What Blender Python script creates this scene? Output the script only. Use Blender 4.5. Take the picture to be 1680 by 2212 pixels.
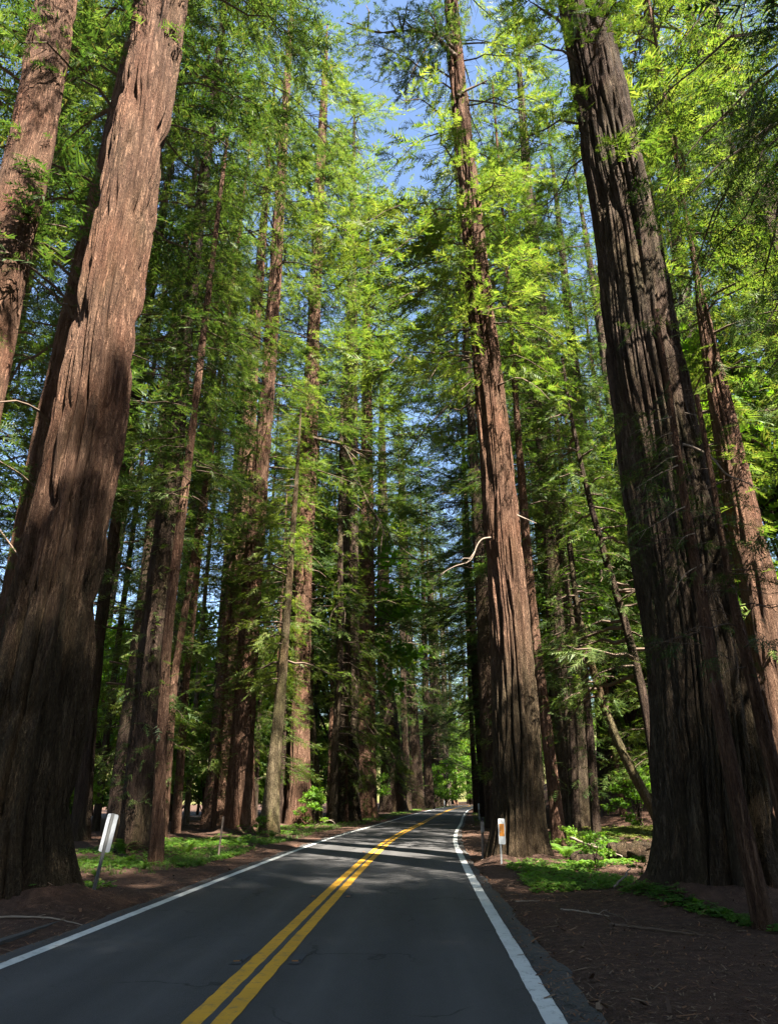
import bpy, math, random
import numpy as np
from mathutils import Vector, Matrix

for o in list(bpy.data.objects): bpy.data.objects.remove(o)
C = bpy.context.scene.collection
sc = bpy.context.scene
RAD = math.radians

# ------------------------------------------------------------------ camera, sky, sun, exposure
EYE = 1.7
cd = bpy.data.cameras.new('camera')
cam = bpy.data.objects.new('camera', cd); C.objects.link(cam)
cd.sensor_fit = 'VERTICAL'; cd.sensor_height = 24.0
cd.lens = 24.0 * 1498.0 / 2212.0
cd.clip_start = 0.05; cd.clip_end = 6000
cam.matrix_world = (Matrix.Translation((0, 0, EYE)) @ Matrix.Rotation(RAD(90 + 22.45), 4, 'X') @ Matrix.Rotation(RAD(-0.585), 4, 'Z'))
sc.camera = cam

SUN_ELEV = RAD(50)
SUN_AZ = math.atan2(0.545, -0.838)          # clockwise from +Y: behind the viewer, a little to the right
world = bpy.data.worlds.new('World'); sc.world = world; world.use_nodes = True
wn = world.node_tree; wn.nodes.clear()
sky = wn.nodes.new('ShaderNodeTexSky'); sky.sky_type = 'NISHITA'; sky.sun_disc = False
sky.sun_elevation = SUN_ELEV; sky.sun_rotation = SUN_AZ
sky.altitude = 60; sky.air_density = 1.0; sky.dust_density = 0.7; sky.ozone_density = 1.5
bg = wn.nodes.new('ShaderNodeBackground'); bg.inputs['Strength'].default_value = 0.05
wo = wn.nodes.new('ShaderNodeOutputWorld')
wn.links.new(sky.outputs[0], bg.inputs[0]); wn.links.new(bg.outputs[0], wo.inputs[0])
sl = bpy.data.lights.new('sun', 'SUN'); sl.energy = 5.0; sl.angle = RAD(0.53); sl.color = (1.0, 0.945, 0.86)
so = bpy.data.objects.new('sun', sl); C.objects.link(so)
sd = Vector((math.sin(SUN_AZ) * math.cos(SUN_ELEV), math.cos(SUN_AZ) * math.cos(SUN_ELEV), math.sin(SUN_ELEV)))
so.rotation_euler = (-sd).to_track_quat('-Z', 'Y').to_euler(); so.location = (0, -30, 120)
sc.view_settings.view_transform = 'Standard'; sc.view_settings.look = 'None'
sc.view_settings.gamma = 1.0; sc.view_settings.use_curve_mapping = False
sc.view_settings.exposure = 3.1
sc.cycles.max_bounces = 4; sc.cycles.diffuse_bounces = 1; sc.cycles.glossy_bounces = 2
sc.cycles.transmission_bounces = 4; sc.cycles.transparent_max_bounces = 4
sc.cycles.use_denoising = True; sc.cycles.denoising_prefilter = 'NONE'; sc.cycles.denoising_input_passes = 'RGB_ALBEDO_NORMAL'; sc.cycles.use_adaptive_sampling = True; sc.cycles.adaptive_threshold = 0.01
sc.cycles.caustics_reflective = False; sc.cycles.caustics_refractive = False

# ------------------------------------------------------------------ helpers
def mesh_np(name, V, F, mats, mi=None, smooth=False):
    V = np.ascontiguousarray(V, dtype=np.float32); F = np.ascontiguousarray(F, dtype=np.int32)
    me = bpy.data.meshes.new(name); n, k = F.shape
    me.vertices.add(len(V)); me.vertices.foreach_set('co', V.ravel())
    me.loops.add(n * k); me.loops.foreach_set('vertex_index', F.ravel())
    me.polygons.add(n); me.polygons.foreach_set('loop_start', np.arange(0, n * k, k, dtype=np.int32))
    for m in mats: me.materials.append(m)
    if mi is not None: me.polygons.foreach_set('material_index', np.ascontiguousarray(mi, dtype=np.int32))
    me.polygons.foreach_set('use_smooth', np.full(n, bool(smooth)))
    me.update(calc_edges=True)
    return me
def link(name, data, parent=None, loc=(0, 0, 0)):
    o = bpy.data.objects.new(name, data); C.objects.link(o); o.location = loc
    if parent: o.parent = parent
    return o
def tag(o, label=None, cat=None, group=None, kind=None):
    if label: o['label'] = label
    if cat: o['category'] = cat
    if group: o['group'] = group
    if kind: o['kind'] = kind
    return o
def empty(name, loc, label, cat, group=None):
    o = bpy.data.objects.new(name, None); C.objects.link(o); o.location = loc; o.empty_display_size = 0.3
    return tag(o, label, cat, group)
class Acc:                                 # gathers triangles with material indices
    def __init__(s): s.V = []; s.F = []; s.M = []; s.n = 0
    def add(s, V, F, m=0):
        V = np.asarray(V, float).reshape(-1, 3); F = np.asarray(F, int).reshape(-1, 3)
        s.V.append(V); s.F.append(F + s.n); s.M.append(np.full(len(F), m)); s.n += len(V)
    def mesh(s, name, mats, smooth=False):
        return mesh_np(name, np.concatenate(s.V), np.concatenate(s.F), mats, np.concatenate(s.M), smooth)
def quads2tris(Q):
    Q = np.asarray(Q); return np.concatenate([Q[:, [0, 1, 2]], Q[:, [0, 2, 3]]])
def tube(P, R, k=6, cap=True):
    P = np.asarray(P, float); R = np.broadcast_to(np.asarray(R, float), (len(P),))
    T = np.gradient(P, axis=0); T /= np.linalg.norm(T, axis=1)[:, None] + 1e-9
    ref = np.array([0, 0, 1.]) if abs(T[0, 2]) < .8 else np.array([1., 0, 0])
    A = np.cross(T, ref); A /= np.linalg.norm(A, axis=1)[:, None] + 1e-9
    B = np.cross(T, A)
    a = np.arange(k) * 2 * np.pi / k
    V = P[:, None] + R[:, None, None] * (np.cos(a)[None, :, None] * A[:, None] + np.sin(a)[None, :, None] * B[:, None])
    i = np.arange(len(P) - 1)[:, None] * k; j = np.arange(k)[None]
    Q = np.stack([i + j, i + (j + 1) % k, i + k + (j + 1) % k, i + k + j], -1).reshape(-1, 4)
    F = quads2tris(Q)
    if cap:
        e = (len(P) - 1) * k
        F = np.concatenate([F, [[e, e + q, e + q + 1] for q in range(1, k - 1)], [[0, q + 1, q] for q in range(1, k - 1)]])
    return V.reshape(-1, 3), F
def box(cx, cy, cz, sx, sy, sz):
    x, y, z = sx / 2, sy / 2, sz / 2
    V = np.array([[a * x + cx, b * y + cy, c * z + cz] for a in (-1, 1) for b in (-1, 1) for c in (-1, 1)])
    Q = [[0, 1, 3, 2], [4, 6, 7, 5], [0, 4, 5, 1], [2, 3, 7, 6], [0, 2, 6, 4], [1, 5, 7, 3]]
    return V, quads2tris(Q)
def smooth_path(P, n):
    P = np.asarray(P, float); t = np.arange(len(P)); s = np.linspace(0, len(P) - 1, n)
    out = np.zeros((n, P.shape[1]))
    M = np.gradient(P, axis=0)
    i = np.clip(np.floor(s).astype(int), 0, len(P) - 2); u = (s - i)[:, None]
    h = lambda u: (2*u**3-3*u**2+1, u**3-2*u**2+u, -2*u**3+3*u**2, u**3-u**2)
    a, b, c, d = h(u)
    return a * P[i] + b * M[i] + c * P[i + 1] + d * M[i + 1]
_lat = {}
def pnoise(u, v, nu, seed):                # smooth value noise, periodic in u
    key = (nu, seed)
    if key not in _lat: _lat[key] = np.random.RandomState(seed).rand(nu, 257)
    L = _lat[key]
    iu = np.floor(u).astype(int); iv = np.floor(v).astype(int); fu = u - iu; fv = v - iv
    fu = fu * fu * (3 - 2 * fu); fv = fv * fv * (3 - 2 * fv)
    g = lambda a, b: L[a % nu, b % 257]
    return (g(iu, iv) * (1 - fu) + g(iu + 1, iv) * fu) * (1 - fv) + (g(iu, iv + 1) * (1 - fu) + g(iu + 1, iv + 1) * fu) * fv
def vnoise(x, y, seed): return pnoise(np.asarray(x, float), np.asarray(y, float), 257, seed)
def ss(x): x = np.clip(x, 0, 1); return x * x * (3 - 2 * x)

# ------------------------------------------------------------------ materials
def new_mat(name):
    m = bpy.data.materials.new(name); m.use_nodes = True
    nt = m.node_tree; b = nt.nodes['Principled BSDF']; return m, nt, b
def N(nt, t, **kw):
    n = nt.nodes.new(t)
    for k, v in kw.items(): setattr(n, k, v)
    return n
def noise(nt, vec, scale, detail=4, rough=.55, sc3=None):
    if sc3:
        mp = N(nt, 'ShaderNodeMapping'); mp.inputs['Scale'].default_value = sc3; nt.links.new(vec, mp.inputs[0]); vec = mp.outputs[0]
    n = N(nt, 'ShaderNodeTexNoise'); n.inputs['Scale'].default_value = scale; n.inputs['Detail'].default_value = detail
    n.inputs['Roughness'].default_value = rough; nt.links.new(vec, n.inputs['Vector']); return n.outputs['Fac']
def ramp(nt, fac, stops):
    r = N(nt, 'ShaderNodeValToRGB'); e = r.color_ramp.elements
    while len(e) < len(stops): e.new(0.5)
    for i, (p, c) in enumerate(stops): e[i].position = p; e[i].color = (*c, 1) if len(c) == 3 else c
    nt.links.new(fac, r.inputs[0]); return r.outputs[0]
def mix(nt, fac, a, b, mode='MIX'):
    n = N(nt, 'ShaderNodeMix', data_type='RGBA', blend_type=mode)
    for s, v in ((0, fac), (6, a), (7, b)):
        if hasattr(v, 'is_linked') or hasattr(v, 'links'): nt.links.new(v, n.inputs[s])
        else: n.inputs[s].default_value = v if s == 0 else (*v, 1)
    return n.outputs[2]
def bump(nt, b, h, strength, dist):
    n = N(nt, 'ShaderNodeBump'); n.inputs['Strength'].default_value = strength; n.inputs['Distance'].default_value = dist
    nt.links.new(h, n.inputs['Height']); nt.links.new(n.outputs[0], b.inputs['Normal'])
def math_(nt, op, a, b):
    n = N(nt, 'ShaderNodeMath', operation=op)
    for i, v in enumerate((a, b)):
        if isinstance(v, (int, float)): n.inputs[i].default_value = v
        else: nt.links.new(v, n.inputs[i])
    return n.outputs[0]
def coord(nt, which='Object'): return N(nt, 'ShaderNodeTexCoord').outputs[which]

def bark_mat(name, dark, mid, light, moss=0.0, warm=(0.24, 0.085, 0.04), foot=0.0):
    m, nt, b = new_mat(name); co = coord(nt)
    f1 = noise(nt, co, 5.0, 5, .6, (1, 1, .09)); f2 = noise(nt, co, 17.0, 5, .65, (1, 1, .10)); f3 = noise(nt, co, .5, 3, .5, (1, 1, .5))
    f4 = noise(nt, co, 44.0, 4, .65, (1, 1, .28)); f6 = noise(nt, co, 3.2, 5, .7, (1, 1, .45))
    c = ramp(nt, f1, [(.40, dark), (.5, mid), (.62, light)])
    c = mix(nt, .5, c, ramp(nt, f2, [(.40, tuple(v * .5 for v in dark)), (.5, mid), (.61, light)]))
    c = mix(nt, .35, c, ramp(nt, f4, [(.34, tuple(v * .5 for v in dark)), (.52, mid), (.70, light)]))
    w = ramp(nt, f3, [(.50, (0, 0, 0)), (.70, (1, 1, 1))])
    c = mix(nt, math_(nt, 'MULTIPLY', w, .45), c, warm)
    g = ramp(nt, f6, [(.52, (0, 0, 0)), (.68, (1, 1, 1))])
    c = mix(nt, math_(nt, 'MULTIPLY', g, .35), c, tuple(v * 1.05 for v in light))
    if moss > 0:
        f5 = noise(nt, co, 1.1, 5, .7, (1, 1, .35)); mm = ramp(nt, f5, [(.45, (0, 0, 0)), (.66, (1, 1, 1))])
        c = mix(nt, math_(nt, 'MULTIPLY', mm, moss), c, (.085, .078, .026))
    if foot > 0:                                                    # moss tone, plus shade painted into the colour of the lowest metres
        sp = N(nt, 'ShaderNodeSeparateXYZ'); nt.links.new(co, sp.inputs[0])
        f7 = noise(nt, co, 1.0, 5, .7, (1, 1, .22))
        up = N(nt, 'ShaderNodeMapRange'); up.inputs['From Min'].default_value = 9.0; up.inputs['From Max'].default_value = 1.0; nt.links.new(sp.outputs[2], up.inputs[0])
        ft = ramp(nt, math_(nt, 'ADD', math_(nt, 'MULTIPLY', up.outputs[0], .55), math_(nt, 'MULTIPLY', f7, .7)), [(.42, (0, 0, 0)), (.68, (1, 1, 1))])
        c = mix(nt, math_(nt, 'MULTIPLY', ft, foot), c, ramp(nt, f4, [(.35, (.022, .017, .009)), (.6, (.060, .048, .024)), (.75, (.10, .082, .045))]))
    nt.links.new(c, b.inputs['Base Color']); b.inputs['Roughness'].default_value = .95
    b.inputs['Specular IOR Level'].default_value = .12
    cr = math_(nt, 'MINIMUM', math_(nt, 'ABSOLUTE', math_(nt, 'SUBTRACT', f2, .5), 0), .07)       # narrow stringy cracks
    h = math_(nt, 'ADD', math_(nt, 'MULTIPLY', cr, 7.0), math_(nt, 'ADD', math_(nt, 'MULTIPLY', f2, .5), math_(nt, 'MULTIPLY', f4, .6)))
    bump(nt, b, h, 1.0, .14)
    return m
BARK = bark_mat('redwood_bark', (.036, .019, .012), (.118, .060, .036), (.235, .140, .090), .10, (.20, .080, .042))
BARK_FOOT = bark_mat('redwood_bark_mossy_and_shaded_low_down', (.036, .019, .012), (.118, .060, .036), (.235, .140, .090), .14, (.20, .080, .042), .8)  # mossy low down, with shade painted into the lower stem
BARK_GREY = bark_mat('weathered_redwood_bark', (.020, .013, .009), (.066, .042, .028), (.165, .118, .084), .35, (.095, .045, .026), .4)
BARK_MOSS = bark_mat('mossy_bark', (.045, .032, .020), (.115, .085, .045), (.20, .155, .09), .75)
BARK_DARK = bark_mat('shade_darkened_bark', (.017, .011, .008), (.046, .028, .019), (.095, .064, .045), .3, (.07, .03, .016))  # bark for shaded stems, the deep shade put into its colour
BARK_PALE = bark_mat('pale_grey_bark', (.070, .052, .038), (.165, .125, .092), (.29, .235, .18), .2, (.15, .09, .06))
def plain(name, col, rough=.8, spec=.3, var=.25, scale=8.0, metal=0.0):
    m, nt, b = new_mat(name); co = coord(nt)
    f = noise(nt, co, scale, 4)
    nt.links.new(mix(nt, f, tuple(v * (1 - var) for v in col), tuple(min(1, v * (1 + var)) for v in col)), b.inputs['Base Color'])
    b.inputs['Roughness'].default_value = rough; b.inputs['Specular IOR Level'].default_value = spec; b.inputs['Metallic'].default_value = metal
    return m
TWIG = plain('twig_wood', (.085, .058, .040), .9, .2, .4, 3)
DEADWOOD = plain('dead_pale_wood', (.20, .155, .115), .85, .2, .35, 6)
def leaf_mat(name, dark, mid, light, trans, tcol, clump=.35, spec=.25):
    m, nt, b = new_mat(name); co = coord(nt)
    geo = N(nt, 'ShaderNodeNewGeometry'); oi = N(nt, 'ShaderNodeObjectInfo')
    f = noise(nt, co, clump, 3, .6)
    v = math_(nt, 'ADD', math_(nt, 'MULTIPLY', f, .75), math_(nt, 'MULTIPLY', geo.outputs['Random Per Island'], .3))
    v = math_(nt, 'ADD', v, math_(nt, 'MULTIPLY', oi.outputs['Random'], .18))
    c = ramp(nt, v, [(.30, dark), (.58, mid), (.88, light)])
    c = mix(nt, ramp(nt, geo.outputs['Random Per Island'], [(.93, (0, 0, 0)), (.96, (.7, .7, .7))]), c, (.105, .075, .030))
    nt.links.new(c, b.inputs['Base Color']); b.inputs['Roughness'].default_value = .55; b.inputs['Specular IOR Level'].default_value = spec
    tr = N(nt, 'ShaderNodeBsdfTranslucent'); nt.links.new(mix(nt, 1.0, c, tcol, 'MULTIPLY'), tr.inputs[0])
    ms = N(nt, 'ShaderNodeMixShader'); ms.inputs[0].default_value = trans
    nt.links.new(b.outputs[0], ms.inputs[1]); nt.links.new(tr.outputs[0], ms.inputs[2])
    nt.links.new(ms.outputs[0], nt.nodes['Material Output'].inputs['Surface'])
    return m
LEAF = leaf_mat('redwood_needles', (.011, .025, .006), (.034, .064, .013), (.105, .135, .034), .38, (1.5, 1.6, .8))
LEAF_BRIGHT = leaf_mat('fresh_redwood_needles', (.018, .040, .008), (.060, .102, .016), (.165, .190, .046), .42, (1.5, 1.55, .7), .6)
LEAF_DARK = leaf_mat('shade_darkened_needles', (.010, .024, .006), (.027, .054, .012), (.075, .100, .022), .36, (1.7, 1.8, .8))  # darker needle copy, shade of the dim boughs put into its colour
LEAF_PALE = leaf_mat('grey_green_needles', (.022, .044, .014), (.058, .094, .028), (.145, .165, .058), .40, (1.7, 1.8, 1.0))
MAPLE = leaf_mat('broad_leaves', (.038, .090, .010), (.080, .160, .016), (.15, .23, .03), .5, (1.8, 1.9, .6), .5)
FERN = leaf_mat('fern_fronds', (.030, .068, .010), (.062, .125, .016), (.11, .175, .025), .4, (1.8, 1.9, .7), 1.5)
SORREL = leaf_mat('sorrel_leaves', (.026, .070, .010), (.055, .125, .016), (.11, .185, .026), .4, (1.8, 2.0, .7), .9)
GRASS = leaf_mat('verge_grass', (.032, .070, .012), (.066, .125, .02), (.13, .165, .04), .4, (1.7, 1.8, .8), .7)

def ground_mat():
    m, nt, b = new_mat('redwood_duff'); co = coord(nt)
    f1 = noise(nt, co, .45, 4); f2 = noise(nt, co, 7.0, 6, .65); f3 = noise(nt, co, 55.0, 4, .7); f4 = noise(nt, co, 22, 3, .6, (1, .25, 1))
    c = ramp(nt, f2, [(.28, (.018, .010, .007)), (.5, (.052, .029, .019)), (.75, (.120, .069, .045))])
    c = mix(nt, math_(nt, 'MULTIPLY', f3, .55), c, ramp(nt, f3, [(.35, (.015, .009, .006)), (.7, (.15, .09, .06))]))
    c = mix(nt, ramp(nt, f1, [(.45, (0, 0, 0)), (.75, (.5, .5, .5))]), c, (.075, .034, .020))
    nt.links.new(c, b.inputs['Base Color']); b.inputs['Roughness'].default_value = .95; b.inputs['Specular IOR Level'].default_value = .15
    h = math_(nt, 'ADD', math_(nt, 'MULTIPLY', f2, .6), math_(nt, 'ADD', math_(nt, 'MULTIPLY', f3, .35), math_(nt, 'MULTIPLY', f4, .4)))
    bump(nt, b, h, .9, .07); return m
GROUND = ground_mat()
def asphalt_mat(name, base, var, tracks=False):
    m, nt, b = new_mat(name); co = coord(nt)
    f1 = noise(nt, co, .5, 5, .6, (1.6, .35, 1)); f2 = noise(nt, co, 110, 2, .6); f3 = noise(nt, co, 3.2, 5, .65, (1, .6, 1)); f4 = noise(nt, co, 38, 3, .6)
    f5 = noise(nt, co, 2.3, 4, .6, (1, .035, 1)); f6 = noise(nt, co, .8, 2, .5, (1, .5, 1))
    lo = tuple(v * (1 - var) for v in base); hi = tuple(v * (1 + var) for v in base)
    c = ramp(nt, f1, [(.34, lo), (.5, base), (.68, hi)])
    c = mix(nt, .4, c, ramp(nt, f5, [(.36, tuple(v * .5 for v in base)), (.52, base), (.66, tuple(v * 1.6 for v in base))]))
    c = mix(nt, .35, c, ramp(nt, f3, [(.35, lo), (.65, hi)]))
    c = mix(nt, .5, c, ramp(nt, f2, [(.35, tuple(v * .55 for v in base)), (.66, tuple(v * 1.6 for v in base))]))
    if tracks:                                                      # polished wheel paths and an oil strip down each lane
        at = N(nt, 'ShaderNodeAttribute'); at.attribute_name = 'across'
        ab = math_(nt, 'ABSOLUTE', math_(nt, 'ADD', at.outputs['Fac'], math_(nt, 'MULTIPLY', math_(nt, 'SUBTRACT', f6, .5), .5)), 0)
        tk = ramp(nt, math_(nt, 'MULTIPLY', ab, .3), [(.12, (0, 0, 0)), (.21, (1, 1, 1)), (.30, (0, 0, 0)), (.42, (0, 0, 0)), (.44, (0, 0, 0)), (.56, (0, 0, 0)), (.65, (1, 1, 1)), (.76, (0, 0, 0))])
        c = mix(nt, math_(nt, 'MULTIPLY', tk, math_(nt, 'MULTIPLY', f5, .75)), c, tuple(v * 1.75 for v in base))
        ol = ramp(nt, math_(nt, 'MULTIPLY', ab, .3), [(.34, (0, 0, 0)), (.43, (1, 1, 1)), (.53, (0, 0, 0))])
        c = mix(nt, math_(nt, 'MULTIPLY', ol, math_(nt, 'MULTIPLY', f3, .7)), c, tuple(v * .45 for v in base))
    wp = N(nt, 'ShaderNodeVectorMath', operation='ADD'); nt.links.new(co, wp.inputs[0])
    nz = N(nt, 'ShaderNodeTexNoise'); nz.inputs['Scale'].default_value = 1.7; nz.inputs['Detail'].default_value = 4; nt.links.new(co, nz.inputs['Vector']); nt.links.new(nz.outputs['Color'], wp.inputs[1])
    vo = N(nt, 'ShaderNodeTexVoronoi', feature='DISTANCE_TO_EDGE'); vo.inputs['Scale'].default_value = .42; nt.links.new(wp.outputs[0], vo.inputs['Vector'])
    ck = ramp(nt, vo.outputs['Distance'], [(.004, (1, 1, 1)), (.012, (0, 0, 0))])
    ck = math_(nt, 'MULTIPLY', ck, ramp(nt, f6, [(.48, (0, 0, 0)), (.58, (1, 1, 1))]))
    c = mix(nt, math_(nt, 'MULTIPLY', ck, .8), c, tuple(v * .25 for v in base))
    nt.links.new(c, b.inputs['Base Color']); b.inputs['Roughness'].default_value = .82; b.inputs['Specular IOR Level'].default_value = .35
    bump(nt, b, math_(nt, 'SUBTRACT', math_(nt, 'ADD', f2, math_(nt, 'MULTIPLY', f4, .6)), ck), .8, .008); return m
ASPHALT = asphalt_mat('worn_asphalt', (.045, .0425, .040), .42, True)
ASPHALT_OLD = asphalt_mat('grey_old_asphalt', (.052, .049, .044), .35)
ASPHALT_SEAL = asphalt_mat('dark_seal', (.045, .046, .048), .3)
def paint_mat(name, col, worn):
    m, nt, b = new_mat(name); co = coord(nt)
    f = noise(nt, co, 9, 6, .7); f2 = noise(nt, co, 60, 3, .6); f3 = noise(nt, co, 1.3, 3)
    c = mix(nt, ramp(nt, f3, [(.35, (0, 0, 0)), (.7, (1, 1, 1))]), col, tuple(v * .78 for v in col))
    w = ramp(nt, math_(nt, 'ADD', math_(nt, 'MULTIPLY', f, .7), math_(nt, 'MULTIPLY', f2, .3)), [(.52, (0, 0, 0)), (.66, (1, 1, 1))])
    c = mix(nt, math_(nt, 'MULTIPLY', w, worn), c, (.085, .08, .07))
    nt.links.new(c, b.inputs['Base Color']); b.inputs['Roughness'].default_value = .7
    bump(nt, b, f2, .3, .003); return m
YELLOW = paint_mat('yellow_road_paint', (.60, .30, .014), .8)
WHITE = paint_mat('white_road_paint', (.56, .56, .52), .75)
MOSS = plain('moss_cushion', (.10, .125, .022), .95, .1, .5, 6)

# ------------------------------------------------------------------ the setting: road line, terrain
RC_Y = np.array([-400, -30, 6.9, 13, 19.3, 31.8, 42, 52.4, 73, 96, 115, 133, 155, 177, 200, 225, 260, 330.])
RC_X = np.array([-20, -3.2, -1.53, -1.27, -.98, -.28, .65, 1.85, 3.95, 6.5, 8.75, 11.3, 14.9, 19.2, 25.5, 35, 52, 96.])
def cx(y): return np.interp(y, RC_Y, RC_X)
_yy = np.linspace(-60, 330, 1600); _xx = cx(_yy)
_k = np.ones(31) / 31; _xs = np.convolve(np.pad(_xx, 15, mode='edge'), _k, 'valid')
def cxs(y): return np.interp(y, _yy, _xs)
def height(x, y):
    x = np.asarray(x, float); y = np.asarray(y, float); d = x - cxs(y); a = np.abs(d)
    off = ss((a - 3.05) / .7)
    n = (vnoise(x * .35, y * .35, 5) - .5) * .16 + (vnoise(x * 1.3, y * 1.3, 6) - .5) * .06 + (vnoise(x * 4.3, y * 4.3, 7) - .5) * .035
    far = ss((a - 4.5) / 5)
    z = -.055 + off * (.05 + n * (.45 + .55 * far)) + far * .03
    hill = np.clip(d - 9, 0, 26) * .6 * ss((y - 37) / 12) * (1 - .55 * ss((y - 110) / 60))
    hill2 = np.clip(d - 20, 0, 40) * .22
    hill3 = 0
    moss = .38 * np.exp(-((x - 11.6) / 2.2) ** 2 - ((y - 35.5) / 2.5) ** 2)
    for fx, fy, fr, fa in ((-6.8, 13.7, 1.2, .30), (5.65, 13.8, 1.1, .34), (3.63, 22.2, .82, .24), (-8.5, 42.3, 1.0, .3), (-8.56, 25.7, .6, .2), (9.34, 38.4, .9, .25)):
        dd = np.clip(np.hypot(x - fx, y - fy) - fr, 0, None)
        z = z + fa * np.exp(-dd / .5) * off * (.6 + .8 * vnoise(x * 1.7, y * 1.7, 15))
    return z + np.maximum(hill, hill2) + hill3 + moss
def hz(x, y): return float(height(x, y))

def axis_steps(lo, hi, fine, step, outer):
    a = list(np.arange(lo, hi, fine)); s = step; v = hi
    while v < outer: a.append(v); v += s; s *= 1.12
    a.append(outer); b = []; s = step; v = lo - step
    while v > -outer: b.append(v); v -= s; s *= 1.12
    b.append(-outer); return np.array(sorted(b) + a)
gx = axis_steps(-13, 13, .2, .3, 2500); gy = axis_steps(3, 42, .2, .3, 2500)
X, Y = np.meshgrid(gx, gy); Z = height(X, Y)
nx, ny = len(gx), len(gy)
i = np.arange(ny - 1)[:, None] * nx; j = np.arange(nx - 1)[None]
Q = np.stack([i + j, i + j + 1, i + nx + j + 1, i + nx + j], -1).reshape(-1, 4)
tag(link('ground', mesh_np('ground', np.stack([X, Y, Z], -1).reshape(-1, 3), Q, [GROUND], smooth=True)), kind='structure')

def road_strip(name, o0, o1, y0, y1, z, mat, step=.5, jit=None, crown=True):
    ys = np.arange(y0, y1 + step, step); xs = cxs(ys); dx = np.gradient(xs, ys); ln = np.sqrt(1 + dx * dx)
    nxv, nyv = 1 / ln, -dx / ln                           # unit vector to the right of travel
    k = 33 if (o1 - o0) > 2 else 2
    rows = []
    for t in np.linspace(0, 1, k):
        o = o0 + (o1 - o0) * t
        oo = np.full_like(ys, o)
        if jit is not None and t in (0., 1.): oo = oo + jit(ys, t)
        rows.append(np.stack([xs + nxv * oo, ys + nyv * oo, z - (.012 * (oo / 3) ** 2 if crown else 0) + 0 * ys], -1))
    V = np.stack(rows, 1).reshape(-1, 3); n = len(ys)
    i = np.arange(n - 1)[:, None] * k; j = np.arange(k - 1)[None]
    Q = np.stack([i + j, i + j + 1, i + k + j + 1, i + k + j], -1).reshape(-1, 4)
    me = mesh_np(name, V, Q, [mat], smooth=True)
    if k > 2:
        at = me.attributes.new('across', 'FLOAT', 'POINT'); at.data.foreach_set('value', np.tile(np.linspace(o0, o1, k), n).astype(np.float32))
    return link(name, me)
def edge_jit(ys, t):
    e = (vnoise(ys * .9, ys * 0 + 3 + 9 * t, 21) - .5) * .12 + (vnoise(ys * 3.3, ys * 0 + 2 + 9 * t, 22) - .5) * .07
    w = np.where(t > .5, .15 * ss((20 - ys) / 14) + .0, 0.05)
    return e + (w if t > .5 else -w * 0)
tag(road_strip('road', -3.22, 3.04, -40, 320, .012, ASPHALT, .5), kind='structure')
tag(road_strip('road_shoulder', -3.35, 3.13, -40, 320, .006, ASPHALT_OLD, .25, edge_jit), kind='structure')
def line_jit(ys, t): return (vnoise(ys * 5, ys * 0 + 5 * t, 31) - .5) * .014
for nm, a, b, mt in (('edge_line', -3.05, -2.87, WHITE), ('edge_line', 2.76, 2.94, WHITE), ('centre_line', -.205, -.035, YELLOW), ('centre_line', .04, .21, YELLOW)):
    tag(road_strip(nm, a, b, -20, 320, .017, mt, .15, line_jit), kind='structure')
tag(road_strip('centre_seal', -.034, .039, -20, 200, .0165, ASPHALT_SEAL, .5), kind='structure')

# wooded hills that close the view low down
HILLM = leaf_mat('wooded_hillside', (.020, .045, .010), (.048, .090, .016), (.10, .14, .03), .2, (1.6, 1.7, .8), .12)
def hills(name, x0, x1, y0, y1, H, ax):
    xs = np.linspace(x0, x1, 150); ys = np.linspace(y0, y1, 60); X, Y = np.meshgrid(xs, ys)
    t = (Y - y0) / (y1 - y0) if ax == 'y' else (x1 - X) / (x1 - x0)
    Z = H * ss(t * 1.6) * (.75 + .5 * vnoise(X * .015, Y * .015, 90)) + 5 * ss(t * 6) * vnoise(X * .16, Y * .16, 91) + 3 * ss(t * 6) * vnoise(X * .5, Y * .5, 92) - .5
    i = np.arange(59)[:, None] * 150; j = np.arange(149)[None]
    Q = np.stack([i + j, i + j + 1, i + 151 + j, i + 150 + j], -1).reshape(-1, 4)
    tag(link(name, mesh_np(name, np.stack([X, Y, Z], -1).reshape(-1, 3), Q, [HILLM])), kind='structure')
hills('hills', -260, 300, 335, 520, 42, 'y')
hills('hills', -330, -125, -60, 360, 34, 'x')

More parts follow.
